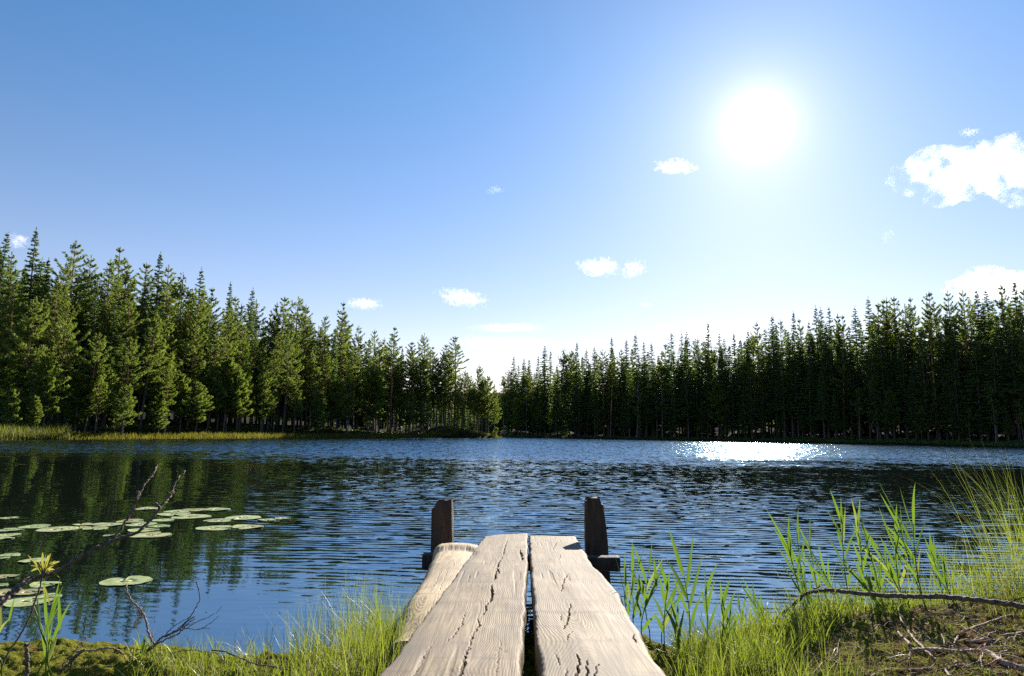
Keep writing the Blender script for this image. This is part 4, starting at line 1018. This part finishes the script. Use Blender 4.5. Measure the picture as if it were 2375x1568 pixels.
tuft(2372, 1390, .22, 250, (.30, .92), (.0016, .0036), 'tall sedge tussock with arching blades at the right edge', .085, (.05, .5), (.15, 1.1), .22, (-.45, 0), 'sedge_tussock', None, 'sedge', None, None, 90)
tuft(2405, 1330, .22, 130, (.5, 1.0), (.0016, .0036), 'second sedge tussock half outside the right edge', .06, (.05, .5), (.2, .9), .22, (-.6, .1), 'sedge_tussock', None, 'sedge', None, None, 40)
tuft(2300, 1400, .12, 110, (.10, .40), (.002, .004), 'loose thin grass tuft left of the sedge tussock', .10, (.0, .4), (.0, .5))
tuft(2200, 1420, .06, 90, (.12, .42), (.002, .004), 'loose thin grass tuft behind the long branch', .12, (.0, .4), (.0, .5), .15, (-.4, 0))
tuft(2080, 1440, .03, 120, (.10, .34), (.002, .005), 'tangled dark grass tuft among the reeds', .12, (.1, .7), (.1, 1.0), .2, dead=40)
tuft(1960, 1455, .03, 90, (.08, .26), (.002, .004), 'thin grass tuft at the feet of the tallest reeds', .10, (.1, .7), (.1, .9), .2, dead=20)

tuft(930, 1492, .10, 150, (.10, .30), (.0016, .0040), 'bushy grass clump between the log slab and the left plank', .05, (0, .6), (.1, .9), .15)
tuft(880, 1535, .10, 190, (.10, .28), (.0016, .0045), 'thick grass clump hiding the lower end of the log slab', .07, (0, .6), (.1, .9), .2, dead=30)
tuft(850, 1500, .06, 150, (.14, .36), (.0016, .0040), 'grass clump with brown stalks left of the log slab end', .06, (0, .45), (.1, .7), .25, dead=25)
for (px, py, yy, n, L, lb) in [(880, 1590, 2.55, 170, (.18, .40), 'tall grass clump in front of the log slab end'), (930, 1580, 2.7, 150, (.16, .36), 'dark tangled grass between the left plank and the log slab end'), (965, 1545, 2.85, 90, (.10, .26), 'small grass clump tucked under the left plank edge'),
        (800, 1600, 2.5, 170, (.18, .42), 'wide grass clump at the photo bottom left of the jetty'), (850, 1620, 2.35, 150, (.14, .32), 'leaning grass clump touching the left plank at the photo bottom'), (720, 1605, 2.5, 110, (.12, .34), 'grass clump with straw stalks near the photo bottom')]:
    tuft(px, py, 0, n, L, (.0016, .0042), lb, .065, (0, .45), (.0, .7), .2, y=yy, dead=22)
for (px, py, z, n, L, lb) in [(1900, 1425, .1, 110, (.10, .36), 'fine grass tuft behind the drowned end of the long branch'), (2010, 1415, .1, 110, (.12, .38), 'fine grass tuft under the yellowing reed'), (2130, 1405, .14, 120, (.12, .40), 'fine grass tuft right of the tallest reeds'),
        (2230, 1395, .16, 120, (.12, .42), 'tall fine grass tuft over the middle of the long branch'), (2290, 1385, .2, 120, (.15, .45), 'tall fine grass tuft beside the sedge tussock'), (1680, 1530, .04, 120, (.12, .34), 'loose grass tuft reaching over the water right of the jetty'),
        (1660, 1625, .12, 170, (.12, .30), 'thick yellow grass tuft at the photo bottom right of the plank'), (1760, 1630, .12, 190, (.12, .30), 'thick yellow grass tuft at the photo bottom under the water edge tuft'), (1890, 1640, .15, 170, (.10, .28), 'thick yellow grass tuft at the photo bottom below the mossy rise'), (2350, 1425, .22, 90, (.06, .2), 'short yellow grass tuft under the long branch at the right edge')]:
    tuft(px, py, z, n, L, (.0016, .0040), lb, .075, (.0, .6), (.1, .9), .14, (-.25, 0))
for (px, py, n, L, lb) in [(1640, 1550, 130, (.12, .30), 'bright grass tuft at the outer edge of the right plank'), (1740, 1545, 150, (.12, .32), 'bright spiky grass tuft at the water edge on the right'), (1790, 1580, 150, (.10, .28), 'bright grass tuft before the mossy rise'), (1890, 1570, 110, (.10, .26), 'bright grass tuft on the mossy rise'),
        (1600, 1600, 120, (.10, .28), 'grass tuft by the right plank at the photo bottom'), (2020, 1600, 90, (.08, .22), 'sparse grass tuft among the roots')]:
    tuft(px, py, .08, n, L, (.0016, .0042), lb, .06, (.0, .7), (.1, .9), .12)
def reed(base, tip, nleaf, leafL, label, depth, wid=.016, lean_side=0, zb=-.05, seed=0, top=True):
    b = on_y(base[0], base[1], depth); t = on_y(tip[0], tip[1], depth + .05)
    root = empty('reed', b); tag(root, label, 'reed', 'reeds along the shore')
    H = t - b; Ls = np.linalg.norm(H)
    n = 14; s = np.linspace(0, 1, n); bow = np.array([rng.normal() * .02, rng.normal() * .02, 0])
    stemH = H * (1 - leafL / Ls * .55) if top else H
    P = s[:, None] * stemH + np.sin(s * math.pi)[:, None] * bow
    P[0, 2] -= .08
    st = MB(); tube(st, P, np.linspace(.0030, .0014, n), 6, rng.uniform(.2, .6)); st.obj('stem', MAT_REED, root)
    lf = MB(); ax = stemH / np.linalg.norm(stemH)
    for k in range(nleaf):
        u = 1.0 if k == 0 else 1 - .62 * k / max(nleaf - 1, 1) - rng.uniform(0, .05)
        p = np.array([np.interp(u, s, P[:, i]) for i in range(3)])
        sg = (1 if k % 2 else -1) * (1 if seed % 2 else -1)
        ln = leafL * rng.uniform(.65, 1.0) * np.interp(u, [.3, .8, 1], [.65, 1, .9])
        ang0 = rng.uniform(.05, .3) if k < 2 else rng.uniform(.12, .45)
        m = 9; q = np.linspace(0, 1, m)
        az = rng.normal() * .5
        side = np.array([math.cos(az) * sg + lean_side, math.sin(az) * .6, 0]); side /= np.linalg.norm(side)
        ang = ang0 + q**1.6 * rng.uniform(-.1, .3 if k < 2 else .6)
        seg = ln / (m - 1)
        d = ax[None, :] * np.cos(ang)[:, None] + side[None, :] * np.sin(ang)[:, None]
        C = p + np.concatenate([[np.zeros(3)], np.cumsum(d[:-1] * seg, 0)])
        facing = np.cross(ax, side); tw = rng.normal() * .6
        wv = np.cross(d, facing * math.cos(tw) + side * math.sin(tw)); wv /= np.linalg.norm(wv, axis=1)[:, None]
        w = np.interp(q, [0, .12, .35, .7, 1], [.45, .85, 1, .6, .02]) * wid * rng.uniform(.75, 1.15) * .5
        nn = np.cross(d, wv)
        V = np.stack([C - wv * w[:, None] + nn * (w * .25)[:, None], C, C + wv * w[:, None] + nn * (w * .25)[:, None]], 1).reshape(-1, 3)
        Q = grid_faces(3, m)
        lf.add(V, Q, None, .99 if rng.random() < .06 else rng.uniform(.1, .85))
    lf.obj('leaves', MAT_REED, root)
    return root
C8 = lambda x, y: (1709.2 + .39426 * x, 949.6 + .39426 * y)
C7 = lambda x, y: (1139.5 + .30338 * x, 1092 + .30338 * y)
C5 = lambda x, y: (.3337 * x, 1044.6 + .3337 * y)
R8 = [((430, 1290), (245, 600), 7, .30, 'reed leaning far left at the left end of the right reed bed'), ((470, 1280), (325, 600), 6, .24, 'reed with two long upper leaves beside the far-leaning one'),
 ((520, 1290), (405, 680), 6, .24, 'reed with a single stiff leaf pointing straight up'), ((690, 1260), (600, 530), 8, .26, 'tall reed with bunched leaves left of the twin-leaved one'), ((720, 1250), (705, 550), 7, .26, 'tall reed with broad twin leaves in the middle of the reed bed'),
 ((640, 1280), (440, 790), 6, .26, 'shorter reed leaning left under the tall middle reeds'), ((860, 1250), (745, 690), 6, .22, 'reed leaning left right of the middle reeds'), ((880, 1230), (815, 860), 5, .20, 'reed with a yellowing V-shaped top'),
 ((1000, 1220), (905, 620), 7, .28, 'reed with a long bent leaf beside the tallest reed'), ((1130, 1210), (890, 470), 8, .30, 'tallest reed of the bed with leaves leaning left'), ((1120, 1215), (1010, 500), 6, .30, 'tall reed with one broad upright leaf next to the tallest'),
 ((1050, 1230), (760, 690), 7, .26, 'slanting reed crossing behind the yellowing reed'), ((1230, 1190), (1120, 740), 6, .22, 'pale reed right of the tallest reeds'), ((1300, 1180), (1190, 820), 5, .18, 'small pale reed near the long branch middle'),
 ((560, 1330), (350, 960), 6, .22, 'low reed bending over the left end of the long branch'), ((920, 1270), (640, 880), 6, .24, 'low slanting reed in the middle of the bed'), ((780, 1300), (590, 1010), 5, .20, 'short reed stem low between the branch and the bank'),
 ((180, 1420), (60, 1010), 5, .20, 'thin reed left of the drowned end of the long branch'), ((210, 1400), (120, 1100), 5, .18, 'small reed just beside the drowned branch end'), ((30, 1450), (15, 1100), 4, .18, 'small upright reed with narrow leaves out by the jetty grass')]
for i, (b, t, n, l, lab) in enumerate(R8):
    reed(C8(*b), C8(*t), n + 2, l * .88, lab, 3.75 + .12 * ((i * 7) % 5 - 2), lean_side=-.35, seed=i)
R7 = [((1030, 1150), (1105, 600), 5, .17, 'narrow reed closest to the right plank', 3.3), ((1215, 1250), (1190, 590), 6, .22, 'reed with two upright leaves between the jetty and the broadest reed', 3.3), ((1500, 1450), (1458, 530), 6, .29, 'reed with the broadest leaves, standing alone right of the jetty', 3.2),
      ((1300, 1300), (1480, 820), 5, .20, 'reed with one leaf bending right behind the broadest reed', 3.4), ((1090, 1200), (1140, 820), 4, .15, 'short reed in the shade of the right plank', 3.2)]
for i, (b, t, n, l, lab, dp) in enumerate(R7):
    reed(C7(*b), C7(*t), n, l, lab, dp, wid=.021 if i == 2 else .015, seed=i + 1)
R7b = [((1060, 1400), (1010, 700), 6, .18, 'slender reed leaning against the right plank', 3.15), ((1330, 1450), (1350, 720), 7, .20, 'slim reed just left of the broadest reed', 3.2), ((1620, 1450), (1640, 760), 6, .19, 'slim reed just right of the broadest reed', 3.2), ((1180, 1420), (1290, 700), 6, .20, 'leafy reed between the plank and the slim reed', 3.1),
       ((1700, 1500), (1790, 860), 6, .18, 'reed bending right over open water', 3.15), ((1420, 1500), (1400, 950), 6, .18, 'short leafy reed below the broadest reed', 3.0), ((1850, 1480), (1800, 1000), 5, .16, 'short reed midway between the jetty and the right reed bed', 3.1)]
for i, (b, t, n, l, lab, dp) in enumerate(R7b):
    reed(C7(*b), C7(*t), n, l, lab, dp, wid=.016, seed=i)
R5 = [((30, 1480), (82, 1040), 4, .13, 'thin pale reed at the left edge', 2.55), ((250, 1560), (300, 1020), 5, .20, 'reed with broad bright leaves behind the sprig stem', 2.6), ((330, 1440), (365, 950), 4, .20, 'reed with tall narrow leaves next to the broad-leaved one', 2.75),
      ((370, 1570), (440, 1050), 4, .17, 'reed bending right with a drooping pale leaf', 2.6), ((880, 1440), (960, 1290), 3, .09, 'small dark reed leaning right by the dead root', 2.9)]
for i, (b, t, n, l, lab, dp) in enumerate(R5):
    reed(C5(*b), C5(*t), n, l, lab, dp, wid=.013, seed=i)

# ---- branches, twigs and roots, traced at their own distances
def limb(mb, pts, conv, d0, d1, r0, r1, k=8, rough=.08, n=None, jit=.0015, a=.5):
    m = len(pts); dd = np.linspace(d0, d1, m)
    P = np.array([on_y(*conv(*p), d) for p, d in zip(pts, dd)])
    n = n or m * 8; C = catmull(P, n) + jit * rng.normal(size=(n, 3))
    tube(mb, C, np.linspace(r0, r1, n) * (1 + .12 * vnoise(np.arange(n) * .35, m, s=3)), k, a, rough)
    return C
br = MB()
limb(br, [(-60, 1130), (0, 1060), (60, 1010), (150, 935), (190, 900), (300, 870), (420, 825), (560, 740), (700, 665), (820, 612), (950, 570), (1040, 490), (1130, 380), (1180, 320), (1192, 290), (1230, 200), (1280, 145)], C5, 1.75, 2.35, .0078, .0028)
limb(br, [(640, 700), (720, 645), (800, 595), (870, 500), (920, 410), (960, 330), (990, 260), (1040, 190), (1070, 150), (1092, 100)], C5, 2.05, 2.3, .0042, .0024)
for p in [[(170, 925), (188, 895), (196, 880)], [(1165, 330), (1190, 300), (1205, 288)], [(950, 345), (955, 300), (962, 285)], [(1110, 400), (1085, 372), (1060, 378)]]: limb(br, p, C5, 1.95, 1.97, .004, .002, 6)
tag(br.obj('dry_branch', MAT_TWIG), 'bare forked branch reaching up over the lily pads from the left edge', 'branch')
sp = empty('leafy_sprig', on_y(*C5(10, 1510), 1.95)); tag(sp, 'twig topped by a rosette of narrow yellow leaves, crossing the dry branch', 'sprig')
spl = np.array(sp.location)
m1 = MB(); limb(m1, [(10, 1510), (60, 1400), (130, 1300), (200, 1170), (240, 1060), (275, 960), (290, 890), (296, 835)], C5, 1.95, 1.95, .0026, .0020, 6, jit=.0006)
m1.v = [v - spl for v in m1.v]; m1.obj('stem', MAT_TWIG, sp)
m2 = MB()
MAT_SPRIG = leaf_mat('sprig_leaf', (.16, .16, .025), (.34, .32, .06), .45, (.46, .44, .08), rough=.4, spec=.4, nscale=20)
o_ = on_y(*C5(296, 850), 1.95)
for (tx, ty) in [(193, 727), (212, 800), (225, 760), (297, 708), (318, 722), (342, 716), (352, 716), (384, 765), (360, 772), (428, 768), (398, 790), (380, 828), (415, 884), (262, 770), (280, 760), (215, 840), (330, 760), (345, 745), (305, 770), (375, 800), (345, 1075), (310, 1020), (250, 905)]:
    e = on_y(*C5(tx, ty), 1.95 + rng.uniform(-.02, .02)); s0 = on_y(*C5(296 + rng.uniform(-8, 8), 850 + rng.uniform(-20, 30) + (90 if ty > 950 else 0)), 1.95)
    m = 7; q = np.linspace(0, 1, m)[:, None]; C = s0 + (e - s0) * q + np.array([0, 0, .006]) * np.sin(q * math.pi)
    d = (e - s0) / np.linalg.norm(e - s0); wv = np.cross(d, [0, 1, 0]); wv = wv / np.linalg.norm(wv) + .4 * rng.normal(size=3); w = np.interp(q[:, 0], [0, .3, .8, 1], [.5, 1, .9, .2]) * .0022
    V = np.stack([C - wv * w[:, None], C + np.array([0, -.0006, 0]), C + wv * w[:, None]], 1).reshape(-1, 3) - spl
    m2.add(V, grid_faces(3, m), None, rng.uniform(.1, .9))
m2.obj('leaves', MAT_SPRIG, sp)
def single(name, lab, cat, parts, mat=MAT_TWIG, group=None, conv=C5):
    mb = MB()
    for pts, d0, d1, r0, r1 in parts: limb(mb, pts, conv, d0, d1, r0, r1, 7)
    o = mb.obj(name, mat); tag(o, lab, cat, group); return o
single('broken_stick', 'broken grey stick standing upright in the left bank', 'stick', [([(183, 1600), (188, 1500), (186, 1420), (178, 1345)], 2.1, 2.1, .0062, .0050), ([(182, 1380), (196, 1355), (208, 1335)], 2.1, 2.1, .003, .0008)])
single('slanting_stick', 'blurred brown stick slanting up right beside the mossy mound', 'stick', [([(400, 1560), (470, 1490), (530, 1430), (590, 1382)], 2.05, 2.1, .004, .0042), ([(430, 1500), (500, 1420), (560, 1350), (610, 1290)], 2.1, 2.2, .002, .0016)])
single('lying_stick', 'pale crooked stick lying at the edge of the left bank', 'stick', [([(530, 1398), (600, 1388), (660, 1390), (740, 1370), (800, 1380), (862, 1416)], 2.75, 2.8, .004, .003)], MAT_ROOT)
single('dead_root', 'pale curved dead root with hanging fibres below the single lily pad', 'root', [([(876, 932), (885, 990), (930, 1060), (975, 1100), (1010, 1170), (1035, 1270), (1068, 1345)], 3.1, 3.0, .0032, .0045)] +
       [([(965 + rng.uniform(-10, 15), 1100), (975 + rng.uniform(-15, 10), 1150), (950 + rng.uniform(-30, 25), 1200), (930 + rng.uniform(-40, 45), 1250)], 3.05, 3.05, .0011, .0006) for _ in range(9)], MAT_ROOT)
single('twig_bundle', 'bundle of dark dead twigs fanning right over the water', 'twigs', [([(1000, 1400), (1060, 1370), (1110, 1310), (1180, 1275), (1250, 1240), (1310, 1180), (1352, 1150)], 2.95, 3.0, .005, .0018), ([(1010, 1395), (1080, 1350), (1160, 1310), (1240, 1270), (1300, 1210), (1355, 1165)], 2.95, 3.0, .0045, .0015),
        ([(1230, 1250), (1310, 1170), (1380, 1060), (1386, 1000), (1372, 950), (1361, 913)], 3.0, 3.0, .0022, .002), ([(1200, 1265), (1290, 1240), (1370, 1245), (1430, 1220), (1475, 1190), (1523, 1145)], 3.0, 3.1, .0022, .0008),
        ([(1290, 1240), (1350, 1200), (1420, 1170), (1490, 1138), (1540, 1085)], 3.0, 3.1, .002, .0008), ([(1130, 1300), (1200, 1230), (1260, 1190), (1330, 1150)], 3.0, 3.05, .0025, .001), ([(1150, 1295), (1230, 1255), (1300, 1215), (1360, 1195)], 3.0, 3.0, .002, .001), ([(1370, 1245), (1420, 1235), (1465, 1242)], 3.05, 3.05, .0012, .0007),
        ([(1000, 1405), (970, 1380), (940, 1395)], 2.95, 2.95, .003, .001), ([(1040, 1380), (1060, 1290), (1040, 1250)], 2.97, 3.0, .002, .001)])
single('thin_twigs', 'thin dark twigs lying across the bank below the tall grass', 'twigs', [([(1180, 1410), (1260, 1395), (1340, 1385), (1440, 1400), (1520, 1410)], 2.85, 2.85, .0022, .001), ([(1470, 1385), (1560, 1400), (1640, 1430), (1760, 1480), (1880, 1500), (1992, 1520)], 2.8, 2.75, .003, .0025), ([(1500, 1400), (1540, 1450), (1600, 1500)], 2.8, 2.75, .002, .001)])
single('long_branch', 'long bare branch lying from the right bank across the reeds into the water', 'branch', [([(130, 1335), (180, 1270), (250, 1210), (320, 1160), (380, 1100), (430, 1075), (540, 1062), (650, 1075), (760, 1085), (900, 1095), (1030, 1100), (1200, 1103), (1350, 1115), (1480, 1130), (1600, 1145), (1700, 1162), (1800, 1180)], 3.5, 3.0, .006, .0125), ([(360, 1118), (420, 1075), (490, 1040)], 3.4, 3.4, .005, .003), ([(1580, 1143), (1640, 1120), (1700, 1098)], 3.05, 3.0, .004, .003)], MAT_TWIG, None, C8)
# roots lying on the right bank
CR_ = lambda x, y: (1899 + .19991 * x, 1329.4 + .19991 * y)
def root(pts, r0, r1, lab, lift=.4):
    zz = .26
    P = []
    for (x, y) in pts:
        a = on_z(*CR_(x, y), zz)
        for _ in range(6):
            a = on_z(*CR_(x, y), h1(a[0], a[1]) + r0 * lift)
        P.append(a)
    C = catmull(np.array(P), len(pts) * 9) + .001 * rng.normal(size=(len(pts) * 9, 3))
    mb = MB(); tube(mb, C, np.linspace(r0, r1, len(C)) * (1 + .18 * vnoise(np.arange(len(C)) * .3, r0 * 1e3, s=8)), 8, .5, .06)
    tag(mb.obj('tree_root', MAT_ROOT), lab, 'root', 'roots on the right bank')
root([(1080, 890), (1250, 888), (1400, 892), (1600, 912), (1750, 905), (1900, 900), (2000, 940), (2100, 1010), (2200, 1060), (2420, 1130)], .007, .011, 'thickest reddish-brown root arching across the right bank', 1.0)
root([(920, 415), (950, 540), (1030, 670), (1130, 790), (1250, 910), (1350, 1000), (1430, 1070), (1520, 1200)], .004, .0045, 'long pale root running from the reeds down to the photo bottom', 1.4)
root([(912, 683), (980, 750), (1050, 820), (1070, 890), (1040, 975)], .0045, .004, 'short bright root hooking down beside the long pale one', 1.4)
root([(1530, 880), (1590, 770), (1650, 690), (1760, 640), (1900, 590), (2050, 540), (2200, 490), (2400, 490)], .0045, .005, 'root climbing from the thick root to the right edge', 1.0)
root([(1730, 740), (1790, 680), (1900, 640), (2050, 600), (2150, 590)], .004, .003, 'short forked root under the climbing root')
root([(1690, 805), (1850, 775), (2000, 745), (2200, 720), (2420, 680)], .004, .008, 'root widening towards the right edge above the thick root')
root([(1840, 690), (2000, 690), (2150, 650), (2400, 668)], .003, .004, 'thin wavy root between the two right-edge roots')
root([(840, 965), (1000, 910), (1120, 885), (1200, 880)], .003, .003, 'thin root joining the left end of the thick root')
root([(660, 975), (850, 1000), (1000, 1030), (1100, 1060), (1230, 1100)], .0025, .003, 'thin pale root lying left of the bottom roots')
root([(920, 1130), (1300, 1112), (1550, 1110), (1640, 1090), (1800, 1140), (2000, 1150), (2150, 1160), (2420, 1150)], .0035, .004, 'wavy root along the very bottom of the photo')
root([(2150, 1150), (2250, 1100), (2420, 1070)], .003, .004, 'short root crossing in the lower right corner')
root([(2100, 930), (2300, 942), (2420, 960)], .004, .005, 'short dark root beside the bend of the thick root')
root([(1085, 590), (1080, 650), (1125, 705)], .0025, .002, 'tiny hooked root standing up near the reeds', 2.0)
root([(330, 940), (480, 960), (640, 990), (760, 1010)], .002, .0015, 'thin straight twig-like root in the moss')
root([(350, 770), (600, 775), (800, 800), (1000, 800)], .003, .002, 'flat dark root along the back of the moss')

sb = MB()
tp = ground_pts(150, 1680, 2460, 1425, 1660, dmin=.08)
for b0 in tp:
    a = rng.uniform(0, 6.28); L = rng.uniform(.08, .34); n = 9; s_ = np.linspace(-.5, .5, n)
    cv = rng.normal() * .35; x = b0[0] + L * (s_ * math.cos(a) - cv * s_**2 * math.sin(a)); y = b0[1] + L * (s_ * math.sin(a) + cv * s_**2 * math.cos(a))
    r = rng.uniform(.0012, .0042)
    z = height(x, y) + r * rng.uniform(.4, 2.2) + .012 * rng.random() * (s_ + .5)
    tube(sb, np.stack([x, y, z], 1) + .0012 * rng.normal(size=(n, 3)), np.linspace(r, r * .5, n), 5, rng.random(), .08)
tag(sb.obj('twig_litter', MAT_ROOT), 'small curved twigs littering the brown soil of the right bank', 'twig litter', kind='stuff')
# ---- far shore ground cover
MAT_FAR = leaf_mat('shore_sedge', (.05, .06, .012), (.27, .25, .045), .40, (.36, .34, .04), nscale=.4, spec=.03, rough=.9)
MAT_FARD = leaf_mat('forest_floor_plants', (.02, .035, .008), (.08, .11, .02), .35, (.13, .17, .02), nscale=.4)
MAT_FARR = leaf_mat('far_reeds', (.06, .09, .015), (.27, .28, .06), .40, (.36, .38, .05), nscale=.6)
def far_cover(name, n, px0, px1, df, d0, d1, L, Wd, lab, mat, kind_cat, lean=(0, .4)):
    px = rng.uniform(px0, px1, n); y = df(px) + rng.uniform(d0, d1, n)
    P = np.array([on_y(a, 1000, b) for a, b in zip(px, y)]); P[:, 2] = height(P[:, 0], P[:, 1])
    P = P[P[:, 2] > -.15]; n = len(P)
    a = rng.uniform(0, 6.28, n); mb = MB()
    ribbons(mb, P, np.stack([np.cos(a), np.sin(a)], 1), rng.uniform(*L, n), rng.uniform(*Wd, n), np.stack([rng.uniform(*lean, n), rng.uniform(.1, .9, n)], 1), rng.uniform(0, .9, n), 3)
    tag(mb.obj(name, mat), lab, kind_cat, kind='stuff')
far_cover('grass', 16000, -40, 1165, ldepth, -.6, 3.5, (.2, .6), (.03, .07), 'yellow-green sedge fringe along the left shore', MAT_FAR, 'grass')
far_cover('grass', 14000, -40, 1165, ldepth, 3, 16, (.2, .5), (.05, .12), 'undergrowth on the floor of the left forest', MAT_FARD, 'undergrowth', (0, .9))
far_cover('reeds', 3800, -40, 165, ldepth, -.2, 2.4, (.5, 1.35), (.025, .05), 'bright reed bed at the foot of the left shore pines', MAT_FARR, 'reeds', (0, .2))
far_cover('grass', 12000, 1150, 2450, rdepth, -1.5, 7, (.2, .7), (.06, .14), 'dark undergrowth along the right shore', MAT_SPRUCE, 'undergrowth', (0, .9))
